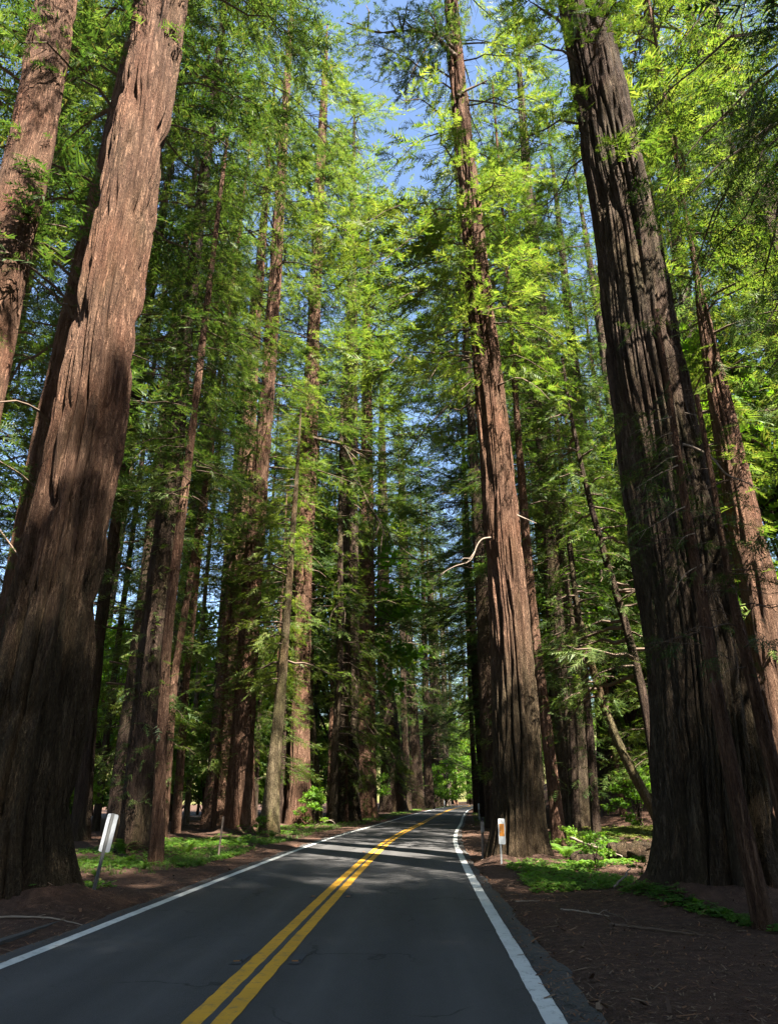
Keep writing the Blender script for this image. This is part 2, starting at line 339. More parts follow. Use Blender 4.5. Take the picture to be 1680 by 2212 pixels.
# ------------------------------------------------------------------ trunks
def trunk_mesh(name, pts, H, mat, nseg=96, amp=.05, flute=.1, seed=1, zdense=28, dz=.13, cell=.22, twist=0.0, zl=3.4):
    """pts: list of (x, z, r) metres relative to the base; vertical tree rising to H."""
    pz = np.array([p[1] for p in pts]); px = np.array([p[0] for p in pts]); pr = np.array([p[2] for p in pts])
    z = np.concatenate([np.arange(-.5, min(zdense, H - 2), dz), np.arange(min(zdense, H - 2), H, .9), [H]])
    xs = np.interp(z, pz, px); rs = np.interp(z, pz, pr)
    up = z > pz[-1]
    if up.any():
        slope = (px[-1] - px[-2]) / max(.5, pz[-1] - pz[-2])
        xs[up] = px[-1] + slope * .6 * (z[up] - pz[-1]); rs[up] = .05 + (pr[-1] - .05) * np.clip(1 - (z[up] - pz[-1]) / max(.1, H - pz[-1]), 0, 1) ** .9
    kk = np.ones(9) / 9
    xs = np.convolve(np.pad(xs, 4, mode='edge'), kk, 'valid'); rs = np.convolve(np.pad(rs, 4, mode='edge'), kk, 'valid')
    rs = rs * (1 + .13 * np.exp(-np.clip(z + .05, 0, 9) / .35))
    r = np.random.RandomState(seed)
    ys = (vnoise(z * .09, 0 * z + seed, 40 + seed % 7) - .5) * .25 * np.minimum(1, z.clip(0) / 6)
    th = np.arange(nseg) * 2 * np.pi / nseg
    T, ZZ = np.meshgrid(th, z); U = T / (2 * np.pi)
    rmean = float(np.median(pr)); n1 = max(7, int(round(2 * np.pi * rmean / cell)))
    warp = (pnoise(U * 6, ZZ / 3.0, 6, seed + 1) - .5) * .9 + twist * ZZ
    g = np.exp(-((pnoise(U * n1 + warp, ZZ / zl, n1, seed + 2) - .5) / .105) ** 2)
    n2 = int(n1 * 2.1); g2 = np.exp(-((pnoise(U * n2 + warp * 1.7, ZZ / (zl * .6), n2, seed + 3) - .5) / .10) ** 2)
    n3 = int(n1 * 4.1); g3 = pnoise(U * n3 + warp * 2, ZZ / (zl * .25), n3, seed + 4)
    n4 = int(n1 * 7); g4 = pnoise(U * n4 + warp * 3, ZZ / (zl * .12), n4, seed + 8)
    disp = -amp * 1.6 * g - amp * .9 * g2 + amp * .7 * (g3 - .5) + amp * .25 * (g4 - .5)
    lob = (pnoise(U * 5, ZZ / 14, 5, seed + 5) - .5) * 1.0 + (pnoise(U * 9, ZZ / 9, 9, seed + 6) - .5) * .7
    fade = .35 + .65 * np.exp(-ZZ.clip(0) / 5.0)
    R = rs[:, None] * (1 + flute * lob * fade * 2) + disp * np.minimum(1, rs[:, None] / (.55 * rmean))
    R = np.maximum(R, .02)
    V = np.stack([xs[:, None] + R * np.cos(T), ys[:, None] + R * np.sin(T), ZZ], -1).reshape(-1, 3)
    n = len(z); i = np.arange(n - 1)[:, None] * nseg; j = np.arange(nseg)[None]
    Q = np.stack([i + j, i + (j + 1) % nseg, i + nseg + (j + 1) % nseg, i + nseg + j], -1).reshape(-1, 4)
    ax = lambda q: (np.interp(q, z, xs), np.interp(q, z, ys), np.interp(q, z, rs))
    return mesh_np(name, V, Q, [mat], smooth=True), ax

# ------------------------------------------------------------------ foliage
rng = np.random.RandomState(11)
def spray_tmpl(r, n, w=.055, lmax=.42, sub=0):
    V = []; F = []
    zc = lambda t: -.16 * t * t
    def tri(a, b, c):
        k = len(V); V.extend((a, b, c)); F.append((k, k + 1, k + 2))
    for i in range(n):
        t = (i + .45) / n
        for s in (-1, 1):
            if r.rand() < .12: continue
            l = (lmax * (1 - t) ** .75 + .09) * r.uniform(.5, 1.25); a = RAD(46 + r.uniform(-20, 20))
            dx, dy = math.cos(a), s * math.sin(a); dzz = -.10 * l + r.uniform(-.05, .05)
            if not sub:
                tri((t - w, 0, zc(t)), (t + w, 0, zc(t)), (t + l * dx, l * dy, zc(t) + dzz))
            else:
                for q in range(sub):
                    u = (q + .4) / sub; bx, by = t + l * u * dx, l * u * dy; bz = zc(t) + dzz * u
                    for s2 in (-1, 1):
                        ll = l * .36 * (1 - .55 * u) * r.uniform(.8, 1.2); b = a * s + s2 * RAD(52)
                        ww = l * .05
                        tri((bx - ww * dx, by - ww * dy, bz), (bx + ww * dx, by + ww * dy, bz), (bx + ll * math.cos(b), by + ll * math.sin(b), bz - .03 + r.uniform(-.02, .02)))
                tri((t - .008, 0, zc(t)), (t + .008, 0, zc(t)), (t + l * dx, l * dy, zc(t) + dzz))
    tri((.93, -.03, zc(.93)), (.93, .03, zc(.93)), (1.12, 0, zc(1.1)))
    return np.array(V), np.array(F)
T_FAR = [spray_tmpl(rng, n_, .046, l_) for n_, l_ in ((7, .46), (8, .40), (6, .55), (7, .34), (8, .50), (6, .42), (9, .36))]
T_MID = [spray_tmpl(rng, n_, .042, l_) for n_, l_ in ((9, .42), (10, .36), (8, .50), (9, .32), (10, .46))]
T_NEAR = [spray_tmpl(rng, 6, .05, .45, 4) for _ in range(3)]
def place(acc, tm, pos, d, up, s, m=0, r=rng):
    """copies of the templates tm: x axis along d, z axis near up"""
    d = d / (np.linalg.norm(d, axis=1)[:, None] + 1e-9)
    y = np.cross(up, d); y /= np.linalg.norm(y, axis=1)[:, None] + 1e-9
    z = np.cross(d, y)
    R = np.stack([d, y, z], 1)                                     # rows = axes
    which = r.randint(0, len(tm), len(pos))
    for k, (TV, TF) in enumerate(tm):
        q = np.where(which == k)[0]
        if not len(q): continue
        V = np.einsum('vi,nij->nvj', TV, R[q]) * s[q, None, None] + pos[q, None]
        F = TF[None] + (np.arange(len(q)) * len(TV))[:, None, None]
        acc.add(V.reshape(-1, 3), F.reshape(-1, 3), m)
def bough(acc, r, start, az, L, rise, droop, ns, size, tm, wr=.05, width=.34, s0=.15, wood=1, hang=.25, bare=False):
    """one limb: a tapering bent stem with flat sprays along side twigs"""
    dh = np.array([math.cos(az), math.sin(az), 0]); lat = np.array([-math.sin(az), math.cos(az), 0])
    bend = r.uniform(-.25, .25)
    def P(s): return start + np.outer(s, dh) * L + np.outer(bend * s * s, lat) * L + np.outer(rise * s - droop * s * s, [0, 0, 1.]) * L
    s = np.linspace(0, 1, 7)
    wob = r.normal(0, .02 * L, (7, 3)); wob[0] = 0
    V, F = tube(P(s) + wob, wr * (1 - .85 * s), 4, False); acc.add(V, F, wood)
    if bare: return
    t = s0 + (1 - s0) * r.rand(ns) ** .8
    side = np.where(r.rand(ns) < .5, -1., 1.)
    w = width * L * (1.05 - .75 * t); u = r.rand(ns) ** .7
    base = P(t)
    off = side[:, None] * lat * (w * u)[:, None] + dh * (w * u * .55)[:, None] - np.array([0, 0, 1.]) * (w * u * hang)[:, None]
    pos = base + off + r.normal(0, .22 * size, (ns, 3))
    d = dh * (.75 + .5 * r.rand(ns))[:, None] + side[:, None] * lat * (r.uniform(.2, 1.1, ns))[:, None] + np.outer(-r.uniform(-.15, .85, ns), [0, 0, 1.]) + r.normal(0, .25, (ns, 3))
    up = np.array([0, 0, 1.]) + r.normal(0, .45, (ns, 3))
    place(acc, tm, pos, d, up, size * r.uniform(.5, 1.15, ns) * r.uniform(.85, 1.4), 0, r)
    q = np.where(u * w > .25)[0][::2]                               # side twigs
    if len(q):
        a = base[q]; b = pos[q]; ww = np.cross(b - a, [0, 0, 1.]); ww /= np.linalg.norm(ww, axis=1)[:, None] + 1e-9
        V = np.stack([a - ww * .012, a + ww * .012, b], 1); acc.add(V.reshape(-1, 3), np.arange(3 * len(q)).reshape(-1, 3), wood)
def crown_mesh(name, seed, ax, z0, z1, nb, ns, size, Lf, tm, leaf, droop=(.15, .5), wr=.06, epi=None, azf=None, width=.34, barefrac=.0, hang=.25):
    r = np.random.RandomState(seed); acc = Acc()
    for k in range(nb):
        f = (k + r.rand()) / nb; z = z0 + (z1 - z0) * f
        x, y, rr = ax(z); az = azf(r) if azf else r.uniform(0, 2 * np.pi)
        L = Lf(f) * r.uniform(.4, 1.35)
        bough(acc, r, np.array([x + .7 * rr * math.cos(az), y + .7 * rr * math.sin(az), z]), az, L, r.uniform(-.05, .35) * (1 if f > .3 else .5), r.uniform(*droop), max(3, int(ns * L / Lf(.3))), size, tm, wr * (.5 + .5 * L / Lf(.3)), width, bare=(r.rand() < barefrac), hang=hang)
    if epi:                                                        # tufts on the stem itself
        n, e0, e1, es = epi
        z = r.uniform(e0, e1, n); az = r.uniform(0, 2 * np.pi, n)
        A = np.array([ax(q) for q in z]); o = np.stack([np.cos(az), np.sin(az), 0 * az], 1)
        pos = np.stack([A[:, 0], A[:, 1], z], 1) + o * (A[:, 2] * .95)[:, None]
        place(acc, tm, pos, o + np.stack([r.normal(0, .4, n), r.normal(0, .4, n), r.uniform(-.7, .2, n)], 1), np.array([0, 0, 1.]) + r.normal(0, .3, (n, 3)), es * r.uniform(.5, 1.3, n), 0, r)
    return acc.mesh(name, [leaf, TWIG])
straight = lambda R0, H: (lambda z: (0 * z, 0 * z, R0 * np.clip(1 - np.asarray(z) / H, .03, 1)))
tall = lambda Lm: (lambda f: Lm * (.55 + .9 * f * (1 - f) * 1.6) * (1 - f) ** .35 + .5)

# shared kinds of crown and stem: tall redwoods and slender young ones
PT = []
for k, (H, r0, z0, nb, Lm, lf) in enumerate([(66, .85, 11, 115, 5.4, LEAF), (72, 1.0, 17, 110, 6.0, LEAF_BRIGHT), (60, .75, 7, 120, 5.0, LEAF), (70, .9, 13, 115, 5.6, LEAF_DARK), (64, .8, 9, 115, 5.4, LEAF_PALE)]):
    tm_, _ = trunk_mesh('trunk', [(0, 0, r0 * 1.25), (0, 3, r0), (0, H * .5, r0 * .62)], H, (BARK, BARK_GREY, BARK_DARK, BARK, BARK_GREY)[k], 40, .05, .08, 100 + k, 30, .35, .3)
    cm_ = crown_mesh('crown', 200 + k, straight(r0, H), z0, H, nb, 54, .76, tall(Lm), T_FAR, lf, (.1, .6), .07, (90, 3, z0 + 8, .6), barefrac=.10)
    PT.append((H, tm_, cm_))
PY = []
for k, (H, r0, z0, nb, Lm, lf) in enumerate([(38, .24, 7, 110, 2.2, LEAF), (32, .2, 3.5, 100, 2.5, LEAF_BRIGHT), (42, .28, 14, 100, 2.4, LEAF)]):
    tm_, _ = trunk_mesh('trunk', [(0, 0, r0 * 1.3), (0, 1.5, r0), (0, H * .6, r0 * .5)], H, (BARK_DARK, BARK, BARK)[k], 20, .018, .05, 120 + k, 25, .35, .12)
    cm_ = crown_mesh('crown', 220 + k, straight(r0, H), z0, H, nb, 32, .55, lambda f, Lm=Lm: Lm * (1 - f) ** .6 + .3, T_FAR, lf, (.2, .7), .03, (80, 2, z0 + 4, .6))
    PY.append((H, tm_, cm_))

# ------------------------------------------------------------------ the trees one can tell apart: distance, then (x, z, radius) up the stem
TREES = {
'L1':(13.7,[(-6.8,0.09,1.21),(-6.88,1.31,0.988),(-6.78,3.74,0.918),(-6.84,5.25,0.854),(-6.78,7.13,0.804),(-6.72,8.82,0.782),(-6.75,11.78,0.751),(-6.75,14.59,0.729),(-6.76,18.48,0.752),(-6.79,24.57,0.715)]),
'L0':(17.0,[(-11.21,0.63,0.97),(-11.89,12.53,0.795),(-11.95,17.42,0.725),(-12.06,22.01,0.721),(-12.52,30.07,0.762)]),
'L1b':(19.0,[(-10.13,0.48,0.628),(-10.47,9.02,0.448),(-10.55,12.42,0.419),(-10.49,15.65,0.413),(-10.19,27.64,0.458),(-10.23,33.35,0.455)]),
'T7':(33.8,[(-13.77,0.0,0.449),(-14.08,4.32,0.322),(-14.33,10.0,0.298),(-14.33,19.17,0.303),(-14.33,31.35,0.284)]),
'T8':(46.0,[(-17.91,0.34,0.252),(-18.03,8.05,0.21),(-18.23,22.96,0.186),(-18.39,37.37,0.15)]),
'T9':(33.0,[(-12.04,0.42,0.421),(-12.07,6.25,0.344),(-12.12,13.1,0.302),(-12.23,22.59,0.257)]),
'T3':(25.7,[(-8.56,0.0,0.62),(-8.63,2.15,0.53),(-8.8,6.41,0.48),(-8.87,9.62,0.45),(-8.87,15.14,0.38),(-9.02,21.09,0.33),(-9.06,30.02,0.28)]),
'T4':(22.3,[(-6.79,0.0,0.253),(-6.92,2.08,0.194),(-7.21,6.39,0.18),(-7.16,11.37,0.162),(-7.14,17.58,0.143),(-7.1,24.22,0.098)]),
'T5':(36.0,[(-10.82,0.29,0.24),(-11.12,7.64,0.19),(-10.71,14.19,0.178),(-10.48,18.29,0.159),(-10.19,28.02,0.145),(-9.87,38.0,0.094)]),
'T10':(42.0,[(-11.91,0.04,0.255),(-12.16,7.51,0.219),(-12.17,16.18,0.192),(-12.0,28.24,0.163)]),
'T11':(55.0,[(-14.93,0.26,0.235),(-15.03,9.3,0.197),(-15.14,22.72,0.177),(-15.04,44.27,0.157)]),
'T11b':(60.0,[(-14.36,0.24,0.476),(-14.63,9.97,0.391),(-14.84,22.35,0.359),(-14.62,36.9,0.322)]),
'T12':(42.3,[(-8.49,0.0,0.96),(-8.56,2.39,0.82),(-8.66,7.51,0.70),(-8.73,16.24,0.6),(-8.63,28.38,0.54),(-8.51,35.23,0.5),(-8.61,48.27,0.44),(-8.64,62.21,0.35)]),
'T14':(38.8,[(-6.25,0.0,0.54),(-6.23,1.43,0.393),(-6.14,4.6,0.32),(-6.01,7.01,0.278),(-5.83,13.58,0.215),(-5.67,19.5,0.142)]),
'T13b':(56.0,[(-7.85,0.1,0.888),(-7.89,9.36,0.657),(-7.8,18.86,0.545),(-7.63,29.7,0.459)]),
'T13':(54.9,[(-6.75,0.0,0.97),(-6.88,5.8,0.733),(-7.01,12.79,0.734),(-7.19,20.53,0.773),(-7.02,30.06,0.76),(-7.05,44.09,0.603),(-7.03,62.1,0.542),(-6.91,76.31,0.423)]),
'T15':(55.1,[(-4.33,0.0,0.336),(-4.24,5.79,0.298),(-3.94,10.41,0.272),(-4.15,20.58,0.233),(-4.19,27.43,0.203),(-4.22,38.94,0.131)]),
'T15b':(58.0,[(-5.54,-0.05,0.318),(-6.16,6.02,0.277),(-6.87,11.49,0.23)]),
'T16':(100.0,[(0.2,-0.17,1.898),(-0.0,9.04,1.335),(-0.76,18.47,1.122),(-0.98,25.16,1.015),(-1.01,43.5,0.796)]),
'T16b':(112.0,[(2.29,-0.04,0.687),(1.98,13.33,0.54),(1.93,27.95,0.455)]),
'T17':(125.0,[(4.18,0.24,1.228),(3.89,10.84,0.953),(3.5,22.62,0.742),(3.26,35.32,0.6)]),
'T18':(175.0,[(12.88,0.58,0.969),(12.84,10.22,0.771),(12.99,25.27,0.57)]),
'T19':(232.0,[(24.5,0.66,1.034),(25.1,16.91,0.734)]),
'R0':(70.0,[(8.61,0.03,0.556),(8.58,6.75,0.489),(8.37,15.66,0.421),(8.42,25.52,0.32)]),
'R0b':(90.0,[(10.1,-0.03,0.441),(10.0,8.21,0.315),(10.2,22.7,0.244)]),
'R0c':(46.0,[(6.36,-0.17,0.698),(6.22,5.02,0.585),(6.3,12.42,0.498),(6.32,20.85,0.399)]),
'R1':(22.2,[(3.63,-0.13,0.82),(3.68,0.98,0.73),(3.77,2.63,0.711),(3.84,5.38,0.673),(3.86,8.43,0.616),(3.85,10.93,0.61),(3.83,13.47,0.584),(3.76,16.63,0.543),(3.71,19.2,0.527),(3.62,23.45,0.462),(3.56,27.4,0.425),(3.4,31.78,0.385),(3.35,38.43,0.346)]),
'R2':(26.2,[(5.68,0.0,0.268),(5.67,2.79,0.222),(5.52,6.37,0.2),(5.5,10.86,0.185),(5.6,16.63,0.15),(5.73,23.16,0.097)]),
'R3':(38.4,[(9.34,0.0,0.883),(9.49,3.28,0.842),(9.54,8.51,0.838),(9.55,11.31,0.783),(9.7,17.62,0.61),(9.77,27.45,0.453),(10.67,46.61,0.351)]),
'R4':(27.9,[(7.4,0.0,0.201),(7.62,3.67,0.16),(7.68,6.65,0.148),(7.65,8.36,0.142),(7.64,13.56,0.121),(7.75,19.15,0.087)]),
'R5':(36.0,[(8.65,-0.09,0.218),(9.22,7.64,0.19),(9.41,12.89,0.175),(9.31,16.11,0.155),(9.58,24.21,0.14),(9.69,27.77,0.13),(10.11,34.53,0.092)]),
'R6':(22.0,[(7.64,0.11,0.171),(7.89,3.24,0.154),(7.78,4.93,0.144),(7.54,7.19,0.127),(7.24,8.8,0.115),(6.83,11.98,0.089),(6.64,14.86,0.059)]),
'R7':(24.0,[(8.72,0.1,0.188),(8.35,1.21,0.176),(7.71,2.46,0.165),(7.33,3.39,0.152),(7.08,4.58,0.14),(6.86,5.67,0.134),(6.7,6.93,0.113)]),
'R8':(50.0,[(14.73,2.56,0.994),(15.01,5.22,0.889),(15.2,9.93,0.791),(15.34,15.0,0.685),(15.72,26.45,0.557)]),
'RB':(13.8,[(5.70,-0.04,0.97),(5.78,0.69,0.92),(5.93,2.24,0.928),(6.12,4.13,0.897),(6.12,5.85,0.892),(6.11,7.21,0.884),(6.15,9.34,0.859),(6.14,11.68,0.831),(6.23,14.88,0.809),(6.15,16.8,0.792),(6.1,20.37,0.744),(6.03,24.51,0.703)]),
'S1':(11.0,[(5.1,-0.03,0.14),(5.07,1.29,0.127),(5.0,2.18,0.118),(5.01,2.89,0.107),(5.08,3.64,0.102),(5.09,4.78,0.095),(5.09,5.83,0.083),(5.14,7.15,0.07),(5.2,8.38,0.051)]),
'S2':(11.2,[(5.76,-0.06,0.129),(5.81,1.95,0.112),(5.74,2.88,0.101),(5.7,3.66,0.093),(5.66,5.06,0.07),(5.7,6.32,0.04)]),
'RR':(20.0,[(10.36,-0.1,0.772),(10.72,3.06,0.66),(10.92,6.65,0.558),(10.92,9.12,0.47),(11.03,14.21,0.357),(11.19,18.18,0.165),(11.29,19.86,0.085)]),
'R9':(38.0,[(18.32,0.35,0.693),(21.27,51.4,0.325),(22.0,59.22,0.286)]),
# just outside the picture, reaching into it with their lower limbs
'NR':(9.6,[(9.3,0,.5),(9.3,4,.42),(9.3,16,.3)]),
'NL':(13.5,[(-12.6,0,.5),(-12.6,4,.42),(-12.6,16,.34)]),
}
# height, bark, ring segments, furrow depth, fluting, furrow spacing, crown, label
# crown: ('T', k) / ('Y', k) shared kinds, or a dict for one of its own
Lr = lambda a, b: (lambda f: a + (b - a) * f)
SPEC = {
'L1': (78, BARK_FOOT, 256, .120, .05, .24, dict(z0=24.5, z1=78, nb=80, ns=56, size=.7, L=tall(6.0), tm=T_FAR, leaf=LEAF), 'huge red-brown redwood trunk by the left verge, its base hidden by moss-brown bark'),
'L0': (80, BARK, 140, .05, .06, .22, dict(z0=36, z1=80, nb=60, ns=46, size=.7, L=tall(5.0), tm=T_FAR, leaf=LEAF), 'sunlit pale trunk entering the top corner above the left verge'),
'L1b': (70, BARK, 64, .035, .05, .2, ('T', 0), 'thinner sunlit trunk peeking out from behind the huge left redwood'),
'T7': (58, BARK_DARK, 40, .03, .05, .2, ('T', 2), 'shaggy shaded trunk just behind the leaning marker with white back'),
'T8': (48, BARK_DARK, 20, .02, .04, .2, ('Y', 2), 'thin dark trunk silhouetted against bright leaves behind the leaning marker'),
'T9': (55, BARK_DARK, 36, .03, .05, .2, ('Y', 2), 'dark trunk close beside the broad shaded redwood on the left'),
'T3': (66, BARK_DARK, 96, .045, .10, .2, dict(z0=17, z1=66, nb=100, ns=50, size=0.66, L=tall(5.4), tm=T_MID, leaf=LEAF, epi=(260, 1.5, 16, .65)), 'broad shaded redwood with tufts on its stem, behind the grooved slim trunk'),
'T4': (34, BARK, 40, .022, .16, .1, ('Y', 2), 'slim grooved trunk standing in the green verge left of the road'),
'T5': (46, BARK, 20, .015, .04, .1, ('Y', 2), 'thin reddish trunk leaning slightly, between broad shaded redwood and gnarled pale one'),
'T10': (44, BARK, 20, .015, .04, .1, ('Y', 2), 'thin trunk with sunlit flecks behind the slim grooved trunk'),
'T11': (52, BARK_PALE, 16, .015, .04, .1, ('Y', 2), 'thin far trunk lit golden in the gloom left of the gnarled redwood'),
'T11b': (56, BARK_DARK, 24, .03, .04, .2, ('T', 0), 'dark mid-sized trunk far behind, just left of the gnarled pale redwood'),
'T12': (80, BARK, 120, .075, .22, .26, dict(z0=13, z1=80, nb=120, ns=50, size=.66, L=lambda f: 2.2 + 8.0 * min(1, f * 1.6) * (1.05 - f), tm=T_FAR, leaf=LEAF_BRIGHT, epi=(300, 3.5, 22, .8)), 'gnarled redwood with broad sunlit pale base, left of the road'),
'T14': (25, BARK_MOSS, 40, .018, .10, .1, dict(z0=7.5, z1=25, nb=70, ns=26, size=.7, L=Lr(3.0, .6), tm=T_MID, leaf=LEAF_BRIGHT, droop=(.1, .6), azf=lambda r: r.normal(2.9, .9)), 'mossy sunlit young tree with pale bent stem beside the gnarled redwood'),
'T13b': (68, BARK_DARK, 48, .045, .08, .24, ('T', 3), 'dark redwood tucked against the straight red trunk left of the road'),
'T13': (88, BARK, 90, .05, .07, .24, dict(z0=34, z1=88, nb=95, ns=58, size=0.8, L=tall(7.4), tm=T_FAR, leaf=LEAF, epi=(150, 20, 40, 1.1)), 'straight tall red trunk left of the road with a long drooping dark limb'),
'T15': (38, BARK_GREY, 28, .015, .04, .12, dict(z0=4.5, z1=36, nb=46, ns=26, size=.95, L=Lr(4.6, 1.2), tm=T_MID, leaf=LEAF_BRIGHT, droop=(.5, 1.1), azf=lambda r: r.normal(-.35, .75)), 'slender straight trunk at the road bend with drooping yellow-green boughs'),
'T15b': (22, BARK_MOSS, 20, .015, .04, .12, ('Y', 1), 'thin mossy stem leaning between the straight red trunk and the slender one'),
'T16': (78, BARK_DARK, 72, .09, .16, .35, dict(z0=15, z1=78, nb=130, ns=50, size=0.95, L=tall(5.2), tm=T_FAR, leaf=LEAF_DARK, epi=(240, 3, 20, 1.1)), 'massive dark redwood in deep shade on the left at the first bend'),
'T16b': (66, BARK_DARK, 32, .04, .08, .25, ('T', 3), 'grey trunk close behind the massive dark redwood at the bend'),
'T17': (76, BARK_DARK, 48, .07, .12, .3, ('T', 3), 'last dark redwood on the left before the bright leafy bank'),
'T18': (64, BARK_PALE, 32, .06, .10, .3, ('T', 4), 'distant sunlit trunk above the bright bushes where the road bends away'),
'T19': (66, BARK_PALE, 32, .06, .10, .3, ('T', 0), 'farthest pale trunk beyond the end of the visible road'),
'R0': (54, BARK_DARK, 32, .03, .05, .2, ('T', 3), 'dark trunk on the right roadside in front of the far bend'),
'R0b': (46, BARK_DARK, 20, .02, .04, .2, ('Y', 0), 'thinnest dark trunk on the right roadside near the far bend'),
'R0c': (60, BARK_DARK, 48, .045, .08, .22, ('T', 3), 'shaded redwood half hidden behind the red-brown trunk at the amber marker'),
'R1': (72, BARK_FOOT, 216, .085, .07, .17, dict(z0=16.5, z1=72, nb=92, ns=42, size=.62, L=tall(4.8), tm=T_MID, leaf=LEAF_BRIGHT, droop=(.35, .8), wr=.05, hang=.4), 'tall red-brown redwood rising right behind the amber marker post'),
'R2': (38, BARK, 36, .02, .05, .1, ('Y', 2), 'dark reddish young trunk leaning beside the redwood at the amber marker'),
'R3': (66, BARK_GREY, 96, .06, .10, .2, dict(z0=10.5, z1=66, nb=120, ns=52, size=0.75, L=tall(4.6), tm=T_FAR, leaf=LEAF, epi=(300, 5, 16, .9)), 'stout furrowed redwood with sunlit pale foot between two thin dark trunks'),
'R4': (30, BARK_DARK, 28, .014, .04, .1, ('Y', 0), 'thin dark straight trunk right of the stout furrowed redwood'),
'R5': (40, BARK_DARK, 20, .014, .04, .1, ('Y', 2), 'very slim dark trunk rising from behind the stout furrowed redwood'),
'R6': (17, BARK_DARK, 24, .010, .04, .08, dict(z0=5, z1=17, nb=46, ns=18, size=.6, L=Lr(2.4, .6), tm=T_MID, leaf=LEAF, droop=(.1, .6)), 'slim dark tree leaning left, just left of the fluted giant redwood'),
'R7': (9.5, BARK_MOSS, 24, .010, .06, .08, dict(z0=4.5, z1=9.5, nb=26, ns=16, size=.5, L=Lr(1.8, .5), tm=T_MID, leaf=LEAF_BRIGHT, droop=(.1, .5)), 'crooked mossy stem bending left over the mossy mound'),
'R8': (64, BARK_DARK, 64, .05, .08, .24, ('T', 3), 'dark redwood standing on the slope above the mossy mound'),
'RB': (82, BARK_GREY, 288, .080, .22, .19, dict(z0=42, z1=81, nb=60, ns=44, size=.75, L=tall(4.4), tm=T_FAR, leaf=LEAF, droop=(.3, .8), hang=.4), 'giant fluted redwood with massive buttressed base right of the road'),
'S1': (10.5, BARK, 36, .006, .05, .05, dict(z0=3.6, z1=10.5, nb=34, ns=9, size=.42, L=Lr(1.5, .5), tm=T_NEAR, leaf=LEAF, droop=(.1, .5), wr=.012, barefrac=.3), 'slim pale sapling trunk leaning in front of the giant fluted redwood'),
'S2': (8.6, BARK, 32, .006, .05, .05, dict(z0=3.6, z1=8.6, nb=22, ns=9, size=.42, L=Lr(1.3, .4), tm=T_NEAR, leaf=LEAF, droop=(.1, .5), wr=.012, barefrac=.3), 'second slim sapling at the right edge, close beside the giant fluted redwood'),
'RR': (46, BARK, 80, .045, .08, .2, dict(z0=12, z1=44, nb=80, ns=30, size=.9, L=tall(3.6), tm=T_MID, leaf=LEAF_BRIGHT, epi=(120, 5, 16, .7)), 'dappled redwood partly hidden behind the giant fluted redwood at the right edge'),
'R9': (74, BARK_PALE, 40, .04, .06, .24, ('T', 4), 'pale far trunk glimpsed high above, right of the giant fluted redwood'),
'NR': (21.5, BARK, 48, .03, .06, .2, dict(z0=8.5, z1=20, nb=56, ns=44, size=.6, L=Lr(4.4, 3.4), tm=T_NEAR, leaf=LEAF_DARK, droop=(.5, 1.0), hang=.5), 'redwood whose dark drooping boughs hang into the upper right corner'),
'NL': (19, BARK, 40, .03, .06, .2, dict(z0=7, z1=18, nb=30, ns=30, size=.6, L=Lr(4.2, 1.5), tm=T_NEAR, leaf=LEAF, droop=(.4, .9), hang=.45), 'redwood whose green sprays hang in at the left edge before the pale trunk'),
}
ROOT = {}; AX = {}
for n_, (key, (yb, pts)) in enumerate(TREES.items()):
    H, mat, nseg, amp, flute, cell, cr, label = SPEC[key]
    bx = pts[0][0]; bz = hz(bx, yb)
    rel = [(p[0] - bx, max(0 if q == 0 else .05, p[1] - bz), p[2]) for q, p in enumerate(pts)]
    root = empty('redwood_tree', (bx, yb, bz), label, 'tree'); ROOT[key] = root
    big = nseg >= 160
    me, ax = trunk_mesh('trunk', rel, H, mat, nseg, amp, flute, 300 + n_, 27 if big else 30, .11 if big else (.2 if nseg >= 60 else .32), cell)
    AX[key] = ax
    link('trunk', me, root)
    if isinstance(cr, dict):
        cm = crown_mesh('crown', 500 + n_, ax, cr['z0'], cr['z1'], cr['nb'], cr['ns'], cr['size'], cr['L'], cr['tm'], cr['leaf'], cr.get('droop', (.1, .5)), cr.get('wr', .06), cr.get('epi'), cr.get('azf'), barefrac=cr.get('barefrac', 0), hang=cr.get('hang', .25))
        link('crown', cm, root)
    else:
        h0, _, cmesh = (PT if cr[0] == 'T' else PY)[cr[1]]
        o = link('crown', cmesh, root); s = H / h0; w = s * (1 if cr[0] == 'T' else 1.0)
        o.scale = (w, w, s); o.rotation_euler.z = n_ * 1.7
        zt = H * .6; xt, yt, _ = ax(zt); o.location = (float(xt) * .55, float(yt) * .55, 0)

# bright low sprays in front of the two big right-hand stems
for key, z0, z1, nb, ns, L0, L1, az0, asd, sz, sd_ in (('R1', 15.0, 26.0, 32, 50, 3.6, 4.4, 3.6, .9, .74, 901), ('R1', 15.5, 25.0, 12, 40, 2.2, 2.6, -1.2, .9, .66, 902), ('RB', 16.0, 25.5, 15, 46, 2.0, 2.6, -2.5, .7, .52, 903), ('L1', 26.0, 44.0, 16, 70, 5.6, 6.6, .15, .5, .62, 905), ('T3', 30.0, 55.0, 14, 60, 5.0, 6.5, -.1, .6, .7, 906)):
    link('bough_sprays', crown_mesh('bough_sprays', sd_, AX[key], z0, z1, nb, ns, sz, Lr(L0, L1), T_MID if key != 'T3' else T_FAR, LEAF_BRIGHT if key[0] == 'R' else LEAF, (.45, .95), .045, None, lambda r: r.normal(az0, asd), hang=.45, barefrac=.08), ROOT[key])
